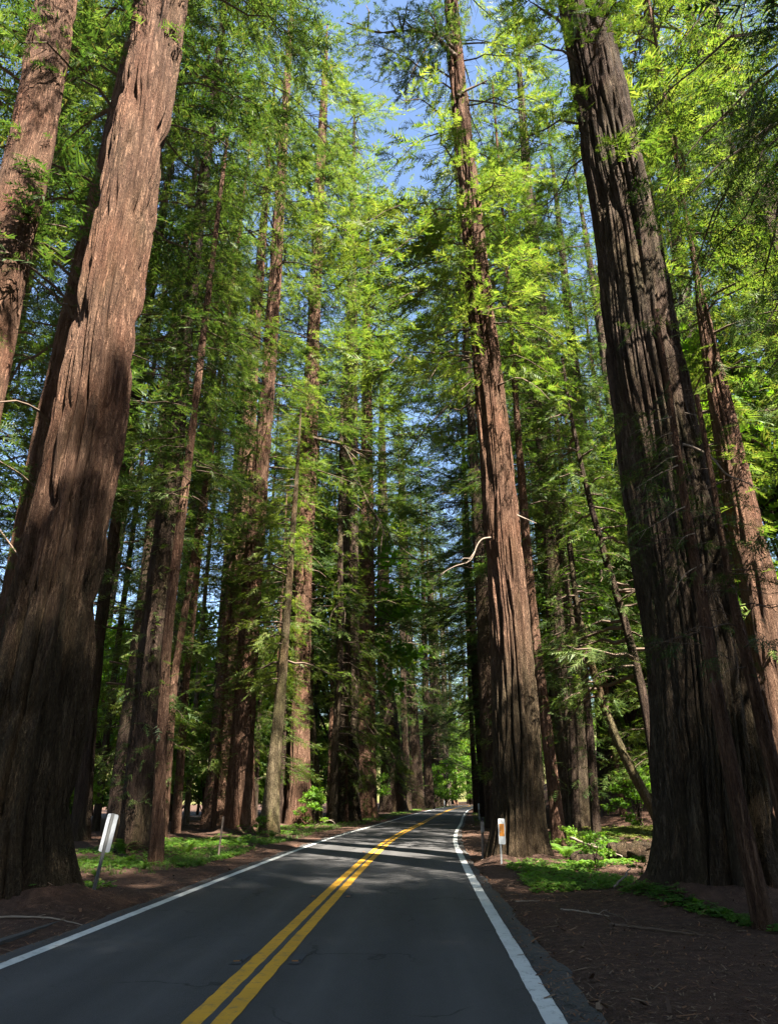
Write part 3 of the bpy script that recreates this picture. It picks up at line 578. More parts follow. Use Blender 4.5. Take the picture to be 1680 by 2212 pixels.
# limbs and dead branches that stand out, as parts of their trees
def limb(key, Yd, P, r0, mat=DEADWOOD, twigs=0, seed=0, foliage=None, depth=None):
    root = ROOT[key]; r = np.random.RandomState(seed)
    P = np.array([(x - root.location.x, Yd - root.location.y + (depth[q] if depth else 0), z - root.location.z) for q, (x, z) in enumerate(P)])
    S = smooth_path(P, 4 * len(P)); acc = Acc()
    V, F = tube(S, r0 * np.linspace(1, .25, len(S)), 6); acc.add(V, F, 0)
    Ltot = np.linalg.norm(P[-1] - P[0])
    for q in range(twigs):
        t = r.uniform(.3, 1) * (len(S) - 1); a = S[int(t)]
        d = (S[-1] - S[0]) / Ltot * r.uniform(.2, .9) + r.normal(0, .5, 3); d[2] -= .25; d /= np.linalg.norm(d); l = Ltot * r.uniform(.12, .35)
        mid = a + d * l * .5 + r.normal(0, .05 * l, 3)
        V, F = tube(np.array([a, mid, a + d * l + np.array([0, 0, -.12 * l])]), r0 * np.array([.4, .25, .1]), 4); acc.add(V, F, 0)
    mats = [mat]
    if foliage:
        leaf, n, size = foliage; mats.append(leaf); m = len(S)
        t = r.uniform(.3, 1, n) * (m - 1); b = S[t.astype(int)] + r.normal(0, .15 * Ltot, (n, 3)) * [1, 1, .4]; b[:, 2] -= .04 * Ltot
        d = np.tile((S[-1] - S[0]) / Ltot, (n, 1)) + r.normal(0, .6, (n, 3)); d[:, 2] -= .35
        place(acc, T_MID, b, d, np.array([0, 0, 1.]) + r.normal(0, .3, (n, 3)), size * r.uniform(.6, 1.2, n), 1, r)
    o = link('branch', acc.mesh('branch', mats, True), root)
    return o
limb('R1', 21.8, [(3.4, 9.75), (3.11, 9.69), (2.92, 9.47), (2.66, 8.94), (2.1, 8.73), (1.38, 8.32)], .032, DEADWOOD, 5, 1)['label'] = 'bare pale dead branch'
limb('R1', 21.8, [(3.8, 10.8), (4.0, 10.71), (4.41, 10.51), (4.96, 10.24)], .05, DEADWOOD, 1, 2)['label'] = 'short broken branch stub'
limb('R1', 21.8, [(3.3, 33.7), (3.08, 34.04), (2.24, 35.28), (.91, 35.53), (-.28, 35.43), (-1.78, 36.14)], .13, TWIG, 10, 3, (LEAF, 230, .62))
limb('R1', 21.8, [(3.2, 34.3), (2.96, 34.82), (2.63, 35.84), (2.0, 37.13)], .09, TWIG, 6, 4, (LEAF, 110, .6))
limb('R1', 21.8, [(3.1, 35.5), (2.7, 35.73), (2.23, 34.83), (1.6, 33.41), (.83, 31.11)], .08, TWIG, 6, 5, (LEAF_DARK, 240, .6))
limb('R1', 21.8, [(3.3, 31.0), (3.52, 31.27), (4.18, 31.68), (4.7, 32.03)], .09, TWIG, 2, 6)
limb('T13', 54.4, [(-6.9, 31.4), (-5.42, 31.03), (-3.72, 30.22), (-2.02, 25.62), (-.94, 23.55), (.64, 21.11)], .18, TWIG, 16, 7, (LEAF_DARK, 90, 1.1))['label'] = 'long dark drooping limb'
limb('T13', 54.6, [(-7.0, 56.6), (-6.7, 56.49), (-4.07, 55.4), (-2.43, 52.07), (-.85, 50.84)], .17, TWIG, 9, 8, (LEAF, 60, 1.1))
limb('T13', 54.6, [(-7.0, 71.0), (-6.7, 70.9), (-4.96, 69.18), (-2.51, 66.04)], .15, TWIG, 7, 9, (LEAF, 60, 1.1))
limb('RB', 13.2, [(5.95, 9.62), (6.1, 9.58), (6.29, 9.5), (6.72, 9.36)], .022, DEADWOOD, 1, 10)
limb('RB', 13.0, [(6.2, 8.55), (6.47, 8.44), (6.76, 8.22), (6.98, 7.85), (7.31, 7.67), (7.62, 7.48)], .030, DEADWOOD, 3, 11)['label'] = 'pale crooked dead branch'
for q, P in enumerate([[(5.13, 8.05), (4.8, 7.93), (4.45, 7.7)], [(5.09, 7.71), (4.89, 7.64), (4.67, 7.48)], [(5.06, 7.47), (4.91, 7.4), (4.75, 7.24)], [(5.11, 7.25), (4.87, 7.16), (4.53, 6.89)], [(5.08, 7.07), (4.66, 6.86), (4.23, 6.59)], [(5.07, 6.28), (4.85, 6.17), (4.6, 6.0), (4.11, 5.74)], [(5.16, 5.23), (4.94, 5.12), (4.75, 4.96), (4.52, 4.64)], [(5.16, 5.79), (4.96, 5.72), (4.78, 5.54)]]):
    limb('S1', 10.98, P, .013, DEADWOOD, 3, 20 + q, (LEAF, 7, .3), [-.03 * k for k in range(len(P))])

# more of the forest: copies of the shared kinds
def stand(kind, k, x, y, s, rot, label, group, wide=1.0):
    H, tmesh, cmesh = (PT if kind == 'T' else PY)[k]
    root = empty('redwood_tree', (x, y, hz(x, y) - .1), label, 'tree', group)
    root.scale = (s, s, s); root.rotation_euler.z = rot
    link('trunk', tmesh, root); o = link('crown', cmesh, root); o.scale = (wide, wide, 1)
rr = random.Random(5)
taken = [(v[1][0][0], v[0]) for v in TREES.values()]
def scatter(n, xr, yr, kinds, label, group, gap, road_gap=6.5, sc_=(.85, 1.15)):
    m = 0; tries = 0
    while m < n and tries < 4000:
        tries += 1
        y = rr.uniform(*yr); x = float(cxs(y)) + rr.uniform(*xr)
        if abs(x - cxs(y)) < road_gap: continue
        if any((x - a) ** 2 + (y - b) ** 2 < gap * gap for a, b in taken): continue
        taken.append((x, y)); kd, k = rr.choice(kinds)
        stand(kd, k, x, y, rr.uniform(*sc_), rr.uniform(0, 6.28), label, group); m += 1
TT = [('T', q) for q in range(5)]
scatter(9, (-62, -12), (66, 150), TT, 'distant redwood in the crowded rows beyond the left roadside trees', 'far redwoods on the left', 5.5)
scatter(5, (-40, -18), (28, 60), TT + [('Y', 0), ('Y', 2)], 'redwood among the deeper left rows, half hidden behind nearer trunks', 'deeper redwoods on the left', 6)
scatter(20, (19, 60), (52, 150), TT, 'distant redwood crowding the slope right of the road', 'far redwoods on the right slope', 5.5)
scatter(12, (18, 44), (20, 50), TT + [('Y', 1), ('Y', 2)], 'redwood among the deeper right rows, behind the giant fluted redwood', 'deeper redwoods on the right', 6)
scatter(26, (-45, 60), (160, 290), [('T', 2), ('T', 4), ('T', 2), ('T', 0)], 'farthest redwood closing the view beyond the bend in the road', 'redwoods beyond the bend', 6, 9)
scatter(10, (-16, -7), (64, 140), [('Y', 0), ('Y', 1), ('Y', 2), ('T', 2)], 'slender redwood lining the left roadside ahead of the bend', 'slender left roadside redwoods', 4, 6.5)
scatter(6, (6.5, 13), (52, 90), [('Y', 0), ('Y', 1), ('T', 2)], 'slender redwood lining the right roadside ahead of the bend', 'slender right roadside redwoods', 4.5, 6.5)
for q, (kd, k, x, y, s_, lb) in enumerate([
    ('T', 0, -2.4, 70, 1.2, 'tall leafy redwood whose boughs close over the road from the left'),
    ('T', 1, -3.4, 86, 1.1, 'bright crowned redwood left of the road before the massive dark one'),
    ('T', 4, 13.2, 56, 1.1, 'grey-green redwood leaning its boughs over the right roadside'),
    ('T', 2, 13.2, 80, 1.15, 'full crowned redwood right of the road before the far bend'),
    ('T', 2, 6.4, 129, 1.1, 'low boughed redwood on the bank right after the last dark redwood'),
    ('T', 2, 8.6, 147, 1.15, 'low boughed redwood standing over the bright leafy bank'),
    ('T', 4, 10.8, 172, 1.2, 'grey-green redwood on the outer side of the far bend'),
    ('T', 2, 18.0, 120, 1.1, 'low boughed redwood on the right inside the far bend'),
    ('T', 2, 20.5, 138, 1.1, 'full redwood on the right inside the far bend, behind the first'),
    ('T', 4, 24.5, 160, 1.1, 'grey-green redwood on the right inside the far bend'),
    ('T', 2, 16.0, 208, 1.25, 'low boughed redwood straight above the vanishing road'),
    ('T', 3, 3.0, 152, 1.15, 'dark crowned redwood filling the gap above the far bend'),
    ('T', 0, -19.5, 27, 1.1, 'leafy redwood at the left edge beyond the pale sunlit trunk'),
    ('T', 2, -24.5, 37, 1.15, 'redwood farther back at the left edge, behind the leafy one'),
    ('T', 4, -16.8, 36, 1.1, 'grey-green redwood showing between the two nearest left trunks'),
    ('T', 1, -3.9, 62.5, 1.2, 'towering bright crowned redwood close behind the slender straight trunk'),
    ('T', 2, 10.2, 64, 1.25, 'leafy redwood behind the red-brown redwood at the amber marker'),
    ('T', 0, -11.5, 50, 1.1, 'leafy redwood deep behind the gnarled pale one'),
    ('T', 4, 9.5, 190, 1.1, 'pale redwood straight above the far end of the road')]):
    taken.append((x, y)); stand(kd, k, x, y, s_, q * 2.1, lb, None, 1.5)
for q, (k, x, y, s_, lb) in enumerate([
    (1, -10.6, 45, .85, 'bushy young redwood behind and left of the gnarled redwood'),
    (1, -7.6, 47.5, .75, 'bushy young redwood between the gnarled redwood and straight tall red trunk'),
    (1, -12.6, 38, .7, 'young redwood with low boughs behind the slim grooved trunk'),
    (1, -15.5, 42, .8, 'young redwood with low boughs behind the shaggy shaded trunk'),
    (1, -3.6, 60, .7, 'bushy young redwood right behind the slender straight trunk'),
    (1, -2.6, 76, .9, 'dark bushy young redwood at the shaded left bend'),
    (1, 8.2, 46, .75, 'bushy young redwood right behind the stout furrowed redwood'),
    (1, 12.8, 42, .8, 'bushy young redwood above the mossy mound'),
    (0, -10.2, 56, 1.0, 'slim leafy redwood deep between the gnarled redwood and its dark neighbour'),
    (1, 11.0, 29.5, .6, 'young leafy redwood between two thin dark trunks on the right')]):
    taken.append((x, y)); stand('Y', k, x, y, s_, q * 1.9, lb, None, 1.25)
# behind the viewer: the trees whose shade falls on the near road
rb = random.Random(8); shade = []
for yy in range(0, -40, -6):                                        # right of the road: a crowded stand
    for xx in range(0, 5):
        x = 5.2 + xx * 5.4 - .16 * yy + rb.uniform(-1.3, 1.3); y = yy + rb.uniform(-2, 2)
        if (xx, yy) == (1, 0): continue
        shade.append((x, y, min(74, (24 - y) * 1.38) * rb.uniform(.6, 1.0), 1.25))
shade += [(14.8, -9.5, 70, 1.0), (21, -19, 74, 1.0), (27, -28, 78, 1.0), (10.3, -12.5, 46, 1.5), (5.4, -5, 35, 1.5)]
shade += [(-8.5, -4, 66, 1.0), (-5.8, -10.5, 72, 1.1), (-7, -17, 70, 1.2), (-13, -9, 66, 1.0), (-11.5, 4, 54, 1.0), (-7.5, -26, 72, 1.0), (-16, -1, 66, 1.0)]
for q, (x, y, h, wd) in enumerate(shade):
    k = q % 5; stand('T', k, x, y, h / PT[k][0], q * 1.3, 'redwood behind the viewpoint casting dappled shade over the near road', 'redwoods behind the viewpoint', wd)

# ------------------------------------------------------------------ broadleaf understory
def leaf_quads(r, pos, size, flat=.6):
    n = len(pos); up = np.array([0, 0, 1.]) * flat + r.normal(0, .45, (n, 3)); up /= np.linalg.norm(up, axis=1)[:, None]
    d = np.cross(up, r.normal(0, 1, (n, 3))); d /= np.linalg.norm(d, axis=1)[:, None]; e = np.cross(up, d)
    s = (size * r.uniform(.6, 1.25, n))[:, None]
    V = np.stack([pos, pos + (d * .5 + e * .42) * s - up * .05 * s, pos + d * s * 1.05 - up * .14 * s, pos + (d * .5 - e * .42) * s - up * .05 * s], 1)
    F = (np.arange(n) * 4)[:, None, None] + np.array([[0, 1, 2], [0, 2, 3]])[None]
    return V.reshape(-1, 3), F.reshape(-1, 3)
def broadleaf(name, seed, H, Rc, nclump, nleaf, size, stem_r, base=.35, nst=1, leaf=MAPLE, flatc=.5):
    r = np.random.RandomState(seed); acc = Acc(); wood = Acc()
    cl = []
    for q in range(nclump):
        f = r.rand() ** .8; z = H * (base + (1 - base) * f); rad = Rc * math.sqrt(max(.05, 1 - (2 * f - .8) ** 2 * .55)) * r.uniform(.2, 1); a = r.uniform(0, 6.28)
        c = np.array([rad * math.cos(a), rad * math.sin(a), z]); cr = Rc * r.uniform(.18, .36); cl.append(c)
        p = r.normal(0, 1, (nleaf, 3)); p /= np.linalg.norm(p, axis=1)[:, None]; p *= (r.rand(nleaf) ** .45)[:, None] * cr * np.array([1, 1, flatc])
        V, F = leaf_quads(r, c + p, size); acc.add(V, F)
    for k in range(nst):
        a = r.uniform(0, 6.28); lean = Rc * .3 * np.array([math.cos(a), math.sin(a), 0])
        P = smooth_path([[0.05 * k, 0, -.2], list(lean * .3 + [0, 0, H * .35]), list(lean + [0, 0, H * .9])], 10)
        V, F = tube(P, stem_r * np.linspace(1, .15, 10), 7); wood.add(V, F)
        for c in cl[k::nst]:
            s = P[min(9, max(1, int(9 * (c[2] / H) * .62)))]
            V, F = tube(smooth_path([s, (s + c) / 2 + [0, 0, .04 * H], c], 5), stem_r * .35 * np.linspace(1, .2, 5), 4); wood.add(V, F)
    return acc.mesh('crown', [leaf]), wood.mesh('trunk', [BARK_DARK], True)
BL = [broadleaf('b', 1, 15, 4.6, 60, 120, .30, .16), broadleaf('b', 2, 8, 3.2, 44, 110, .26, .10, .15, 3), broadleaf('b', 3, 3.0, 1.7, 26, 90, .16, .04, .08, 5), broadleaf('b', 4, 1.1, .75, 14, 45, .10, .015, .1, 6)]
def plant(kind, x, y, s, rot, name, label, cat, group=None, dz=0.0, sz=None):
    cm, tmh = BL[kind]; root = empty(name, (x, y, hz(x, y) + dz), label, cat, group)
    root.scale = (s, s, sz or s); root.rotation_euler.z = rot
    link('trunk', tmh, root); link('crown', cm, root)
for kind, x, y, s, rot, name, label, cat in [
    (0, -5.5, 80, 2.3, .4, 'maple_tree', 'bright green broadleaf tree glowing behind the slender straight trunk', 'tree'),
    (0, -13, 92, 2.0, 2.0, 'maple_tree', 'sunlit broadleaf tree behind the gnarled pale redwood', 'tree'),
    (0, 23, 38, 1.9, 1.1, 'maple_tree', 'vivid green broadleaf tree high behind the dappled right-edge redwood', 'tree'),
    (0, 14.5, 44, 1.2, 3.0, 'maple_tree', 'yellow-green broadleaf tree on the slope above the mossy mound', 'tree'),
    (0, 19.5, 60, 1.3, 5.0, 'maple_tree', 'leafy bright tree on the slope behind the dark slope redwood', 'tree'),
    (0, -24, 62, 1.1, .9, 'maple_tree', 'backlit green broadleaf tree behind the thin silhouetted trunk', 'tree'),
    (0, -30, 74, 1.2, 4.1, 'maple_tree', 'pale leafy tree at the far left beyond the shaggy shaded trunk', 'tree'),
    (0, -20, 70, 1.3, 2.2, 'maple_tree', 'rounded green broadleaf tree deep between the far left trunks', 'tree'),
    (0, -36, 66, 1.3, 1.2, 'maple_tree', 'broadleaf tree behind the foot of the huge left redwood', 'tree'),
    (1, -17, 52, 1.1, 3.2, 'leafy_bush', 'tall dim bush in the left undergrowth behind the fallen mossy log', 'bush'),
    (1, -12, 72, 1.1, 1.0, 'leafy_bush', 'tall bush filling the gap left of the straight tall red trunk', 'bush'),
    (1, -22, 48, 1.0, 5.0, 'leafy_bush', 'green bush behind the thin silhouetted trunk', 'bush'),
    (1, -8.5, 88, 1.2, 5.0, 'leafy_bush', 'dark bush at the shaded foot of the massive dark redwood', 'bush'),
    (1, -3.5, 94, 1.0, 2.0, 'leafy_bush', 'shaded roadside bush left of the massive dark redwood', 'bush'),
    (0, -27, 88, 1.6, 2.9, 'maple_tree', 'large broadleaf tree in the distance behind the thin far golden trunk', 'tree'),
    (0, -19, 104, 1.7, .2, 'maple_tree', 'large broadleaf tree in the distance behind the dark mid-sized trunk', 'tree'),
    (0, 14, 196, 1.6, 1.2, 'maple_tree', 'bright distant broadleaf tree on the outside of the far bend', 'tree'),
    (0, 23, 216, 1.9, 2.2, 'maple_tree', 'distant broadleaf tree straight above the last stretch of road', 'tree'),
    (0, 33, 238, 2.0, 3.2, 'maple_tree', 'pale distant broadleaf tree at the vanishing end of the road', 'tree'),
    (1, 15.5, 180, 1.3, 4.2, 'leafy_bush', 'round green bush on the outer verge of the far bend', 'bush'),
    (1, 21, 202, 1.3, 5.2, 'leafy_bush', 'dark green bush on the outer verge where the road vanishes', 'bush'),
    (1, 30, 222, 1.4, .2, 'leafy_bush', 'last bush visible beyond the far bend', 'bush'),
    (1, -16.2, 65, 1.2, 2.0, 'leafy_bush', 'rounded bush in the gap left of the gnarled pale redwood', 'bush'),
    (1, -19.5, 61, 1.1, 4.0, 'leafy_bush', 'shadowy bush behind the thin far golden trunk', 'bush'),
    (1, -13.6, 66, 1.0, 6.0, 'leafy_bush', 'green bush behind the broad foot of the gnarled redwood', 'bush'),
    (1, 11.2, 158, 1.15, .3, 'leafy_bush', 'tall bright leafy bush at the foot of the distant sunlit trunk', 'bush'),
    (1, 7.4, 141, .95, 2.3, 'leafy_bush', 'bright leafy bush beside the last dark redwood on the left', 'bush'),
    (1, 9.0, 150, .6, 4.3, 'leafy_bush', 'low bright bush on the bank between two taller bushes', 'bush'),
    (1, 16.0, 47, .8, 1.3, 'leafy_bush', 'yellow-green bush on the slope left of the crooked mossy stem', 'bush'),
    (2, 12.2, 37.5, .95, .2, 'leafy_bush', 'young bush with bright sprays standing on the mossy mound', 'bush'),
    (2, 9.9, 39.6, .6, 2.2, 'leafy_bush', 'small bright bush at the foot of the stout furrowed redwood', 'bush'),
    (2, -5.4, 52, .8, .4, 'leafy_bush', 'low bush at the foot of the slender straight trunk', 'bush'),
    (2, -15.4, 36, .9, 5.2, 'leafy_bush', 'shaded bush behind the shaggy trunk on the left', 'bush'),
    (2, 10.6, 66, 1.0, .7, 'leafy_bush', 'dark bush behind the far right white post', 'bush'),
    (3, 4.95, 18.9, .75, .9, 'seedling_bush', 'small yellow-green seedling in the clearing left of the giant fluted redwood', 'bush'),
    (3, 4.7, 14.7, .3, 2.9, 'seedling_bush', 'tiny green sprig at the left foot of the giant fluted redwood', 'bush'),
    (3, 5.7, 24.6, .7, 3.3, 'seedling_bush', 'small green plant beside the leaning young trunk', 'bush'),
    (3, -6.6, 38.2, .8, 1.5, 'seedling_bush', 'small bush at the foot of the mossy young tree', 'bush')]:
    plant(kind, x, y, s, rot, name, label, cat)

for q in range(9):
    plant(0, -62 + q * 6.2 + rr.uniform(-2, 2), 100 + rr.uniform(-12, 14), rr.uniform(1.1, 1.6), q * 1.3, 'maple_tree', 'hazy broadleaf tree in the far left background between the trunks', 'tree', 'far left broadleaf trees')
for q in range(15):
    plant(0, -34 + q * 7.5 + rr.uniform(-3, 3), 250 + rr.uniform(-16, 20) + (q > 8) * 30, rr.uniform(1.6, 2.3), q * 1.7, 'maple_tree', 'broadleaf tree closing the view far beyond the bend in the road', 'tree', 'broadleaf trees beyond the bend')
for q in range(10):
    plant(1, -58 + q * 5.0 + rr.uniform(-2, 2), 80 + rr.uniform(-10, 12), rr.uniform(.9, 1.4), q * 1.7, 'leafy_bush', 'leafy bush in the far left undergrowth between the trunks', 'bush', 'far left undergrowth bushes')
# ------------------------------------------------------------------ ferns, one by one
def fern_mesh(seed, nf=13, L=.8):
    r = np.random.RandomState(seed); acc = Acc()
    for q in range(nf):
        az = q * 2.4 + r.uniform(-.3, .3); l = L * r.uniform(.7, 1.15); el = RAD(r.uniform(42, 74))
        dh = np.array([math.cos(az), math.sin(az), 0]); lat = np.array([-math.sin(az), math.cos(az), 0])
        t = np.linspace(0, 1, 14); P = np.outer(t * math.cos(el) + .16 * t * t, dh) * l + np.outer(t * math.sin(el) - .52 * t ** 2.2, [0, 0, 1.]) * l
        V, F = tube(P, .006 * (1 - .8 * t), 3, False); acc.add(V, F)
        for k in range(1, 14):
            w = l * .17 * math.sin(math.pi * (.12 + .86 * t[k])) ** .7
            tg = P[k] - P[k - 1]; tg = tg / np.linalg.norm(tg)
            for s in (-1, 1):
                tip = P[k] + lat * s * w + tg * w * .35 - np.array([0, 0, .12 * w])
                acc.add([P[k] - tg * l * .022, P[k] + tg * l * .03, tip], [[0, 1, 2]])
    return acc.mesh('fronds', [FERN])
FM = [fern_mesh(k, 12 + k, .8) for k in range(3)]
for q, (x, y, s, label) in enumerate([
    (-8.8, 25.0, 1.15, 'sword fern arching between the leaning marker and the broad shaded redwood'),
    (-7.06, 26.5, 1.1, 'sword fern with upright fronds right of the slim grooved trunk'),
    (-5.7, 36.3, 1.0, 'sword fern at the sunlit foot of the mossy young tree'),
    (-6.1, 30.6, .8, 'fern in the green verge beyond the left thin post'),
    (-9.4, 22.3, .8, 'low fern in the undergrowth right of the huge left redwood'),
    (-7.9, 23.2, .7, 'small fern in the undergrowth behind the leaning marker'),
    (-10.2, 31.0, 1.0, 'fern in the shade beyond the broad shaded redwood'),
    (-6.0, 48.5, 1.0, 'fern at the foot of the straight tall red trunk'),
    (5.25, 23.4, 1.25, 'big fern below the leaning young trunk on the right'),
    (6.3, 21.6, .8, 'dim fern beside the broken log on the right'),
    (7.0, 30.2, 1.0, 'fern behind the thin dark straight trunk'),
    (8.2, 61, 1.2, 'dark fern clump behind the far right white post')] + [(x_, y_, s_, l_) for x_, y_, s_, l_ in ((-6.6, 20.6, .5, 'small fern nearest the road behind the leaning marker'), (-7.6, 21.4, .6, 'small fern just left of the slim grooved trunk'), (-6.3, 23.6, .55, 'small fern just right of the slim grooved trunk'), (-8.4, 28.2, .6, 'small fern behind the broad shaded redwood, right side'), (-6.9, 29.0, .6, 'small fern midway between the slim grooved trunk and mossy young tree'), (-6.3, 33.5, .65, 'small fern in the verge short of the mossy young tree'), (-7.8, 33.0, .7, 'small fern in front of the gnarled redwood foot'), (-10.4, 24.0, .6, 'small fern left of the broad shaded redwood'), (-5.9, 41, .7, 'small fern just past the mossy young tree'), (-7.2, 18.9, .45, 'tiny fern between the huge left redwood and the leaning marker'))]):
    root = empty('sword_fern', (x, y, hz(x, y)), label, 'fern', 'sword ferns'); root.scale = (s, s, s); root.rotation_euler.z = q * 1.1
    link('fronds', FM[q % 3], root)

# ------------------------------------------------------------------ ground cover nobody could count
def sorrel_t(r):
    V = []; F = []
    for k in range(3):
        a = k * 2.094 + r.uniform(-.2, .2); d = np.array([math.cos(a), math.sin(a), 0]); e = np.array([-math.sin(a), math.cos(a), 0]); z = np.array([0, 0, 1.])
        b = len(V); V += [z * .02, d * .6 + e * .5 - z * .16, d * .95 - z * .02, d * .6 - e * .5 - z * .16]; F += [(b, b + 1, b + 2), (b, b + 2, b + 3)]
    return np.array(V), np.array(F)
ST = [sorrel_t(rng) for _ in range(3)]
def cover(name, label, regions, tm, mat, size, hmax, cat, seed=1, dens=None):
    r = np.random.RandomState(seed); acc = Acc()
    for (x0, x1, y0, y1, n, keep) in regions:                       # x measured from the road's centre line
        y = r.uniform(y0, y1, n * 3); d = r.uniform(x0, x1, n * 3); x = cxs(y) + d
        m = vnoise(x * .55, y * .55, 60 + seed) * .6 + vnoise(x * 1.9, y * 1.9, 61 + seed) * .4
        edge = np.minimum(1, np.minimum(d - x0, x1 - d) / .5)
        ok = np.where(m * (.4 + .6 * edge) > keep)[0][:n]
        x, y = x[ok], y[ok]; k = len(x)
        lift = hmax * r.rand(k) * (.4 + .6 * m[ok])
        pos = np.stack([x, y, height(x, y) + lift + .01], 1)
        a = r.uniform(0, 6.28, k); dd = np.stack([np.cos(a), np.sin(a), r.normal(0, .2, k)], 1)
        place(acc, tm, pos, dd, np.array([0, 0, 1.]) + r.normal(0, .22, (k, 3)), size * r.uniform(.6, 1.3, k), 0, r)
    return tag(link(name, acc.mesh(name, [mat])), label, cat, None, 'stuff')
cover('wood_sorrel', 'bright green sorrel carpet under the trees', [
    (-11.5, -5.3, 19.5, 36, 3600, .53), (-9.5, -5.0, 30, 60, 2200, .49), (-5.3, -4.4, 21, 34, 900, .45), (-7.0, -4.5, 14.2, 17.2, 320, .50), (-6.2, -4.3, 13.0, 14.6, 90, .5),
    (3.6, 6.4, 15.2, 20.5, 1500, .50), (5.0, 6.6, 11.3, 14.2, 0, .5), (6.0, 10.5, 26, 37, 1500, .45), (5.5, 8, 20, 24, 500, .42), (4.2, 7.0, 54, 75, 400, .45), (-6.5, -4.5, 60, 125, 1500, .4)],
    ST, SORREL, .085, .14, 'ground cover', 3)
def strip_cover(name, label, P, w, n, tm, mat, size, hmax, seed):
    r = np.random.RandomState(seed); S = smooth_path(np.array(P, float), 60); k = r.randint(0, 60, n); acc = Acc()
    p = S[k] + r.normal(0, 1, (n, 2)) * w; x, y = p[:, 0], p[:, 1]
    pos = np.stack([x, y, height(x, y) + hmax * r.rand(n) + .01], 1); a = r.uniform(0, 6.28, n)
    place(acc, tm, pos, np.stack([np.cos(a), np.sin(a), 0 * a], 1), np.array([0, 0, 1.]) + r.normal(0, .22, (n, 3)), size * r.uniform(.6, 1.3, n), 0, r)
    return tag(link(name, acc.mesh(name, [mat])), label, 'ground cover', None, 'stuff')
strip_cover('wood_sorrel', 'narrow bright sorrel strip before the giant fluted redwood', [(4.15, 13.9), (4.45, 13.0), (4.75, 12.2), (5.02, 11.4), (5.25, 10.7)], .11, 520, ST, SORREL, .075, .08, 8)
def grass_t(r):
    V = []; F = []
    for k in range(5):
        a = r.uniform(0, 6.28); d = np.array([math.cos(a), math.sin(a), 0]); e = np.array([-d[1], d[0], 0]); h = r.uniform(.6, 1)
        o = r.normal(0, .12, 3) * [1, 1, 0]; b = len(V)
        V += [o - e * .05, o + e * .05, o + d * .45 * h + [0, 0, h]]; F.append((b, b + 1, b + 2))
    return np.array(V), np.array(F)
GT = [grass_t(rng) for _ in range(4)]
def grass(name, label, regions, seed):
    r = np.random.RandomState(seed); acc = Acc()
    for (x0, x1, y0, y1, n) in regions:
        y = r.uniform(y0, y1, n); x = cxs(y) + r.uniform(x0, x1, n); m = vnoise(x * .8, y * .8, 71); ok = m > .42; x, y = x[ok], y[ok]; k = len(x)
        a = r.uniform(0, 6.28, k)
        place(acc, GT, np.stack([x, y, height(x, y) - .01], 1), np.stack([np.cos(a), np.sin(a), 0 * a], 1), np.tile([0, 0, 1.], (k, 1)) + r.normal(0, .1, (k, 3)), r.uniform(.10, .24, k), 0, r)
    return tag(link(name, acc.mesh(name, [GRASS])), label, 'grass', None, 'stuff')
grass('verge_grass', 'tufts of grass along the green verges', [(-5.6, -4.5, 21, 50, 1100), (-5.6, -4.0, 50, 135, 2000), (-4.6, -3.5, 120, 170, 1200), (3.8, 5.2, 50, 120, 900), (-8, -5, 19, 30, 400)], 9)
# moss on the mound
def moss():
    r = np.random.RandomState(4); n = 2600; x = r.normal(11.4, 2.0, n); y = r.normal(35.2, 1.6, n); x = np.clip(x, 8.0, 17)
    acc = Acc(); a = r.uniform(0, 6.28, n)
    place(acc, ST, np.stack([x, y, height(x, y) + .02 + .05 * r.rand(n)], 1), np.stack([np.cos(a), np.sin(a), 0 * a], 1), np.array([0, 0, 1.]) + r.normal(0, .3, (n, 3)), r.uniform(.07, .14, n), 0, r)
    tag(link('moss_carpet', acc.mesh('moss_carpet', [leaf_mat('moss_leaves', (.03, .05, .010), (.075, .095, .016), (.14, .15, .03), .3, (1.5, 1.6, .8), 1.2)])), 'sunlit yellow-green moss carpet on the mound', 'moss', None, 'stuff')
moss()
# needle litter and small twigs on the bare verges
def litter():
    r = np.random.RandomState(14); V = []; n = 34000
    y = 5 + 45 * r.rand(n) ** 1.6; side = r.rand(n) < .62; d = np.where(side, 2.95 + 5.5 * r.rand(n) ** 1.25, -3.12 - 5.0 * r.rand(n) ** 1.25)
    x = cxs(y) + d; a = r.uniform(0, 6.28, n); big = r.rand(n) < .035; l = r.uniform(.02, .075, n) * (1 + big * 2.2); w = r.uniform(.003, .010, n) * (1 + big * 1.6)
    z = np.maximum(height(x, y), np.where(np.abs(d) < 3.3, .008, -9)) + .008 + .012 * r.rand(n); t = r.normal(0, .25, n)
    dx, dy = np.cos(a), np.sin(a)
    p = np.stack([x, y, z], 1); u = np.stack([dx * l, dy * l, t * l], 1); v = np.stack([-dy * w, dx * w, 0 * w], 1)
    Vv = np.stack([p - v, p + v, p + u + v * .6, p + u - v * .6], 1).reshape(-1, 3)
    Q = np.arange(4 * n).reshape(-1, 4); mi = (r.rand(n) * 3).astype(int)
    me = mesh_np('needle_litter', Vv, Q, [plain('litter_rust', (.17, .085, .045), .9, .15, .4), plain('litter_tan', (.15, .10, .066), .9, .15, .4), plain('litter_dark', (.06, .036, .025), .9, .15, .4)], mi)
    tag(link('needle_litter', me), 'brown needles and bark shreds strewn over the verges', 'litter', None, 'stuff')
litter()

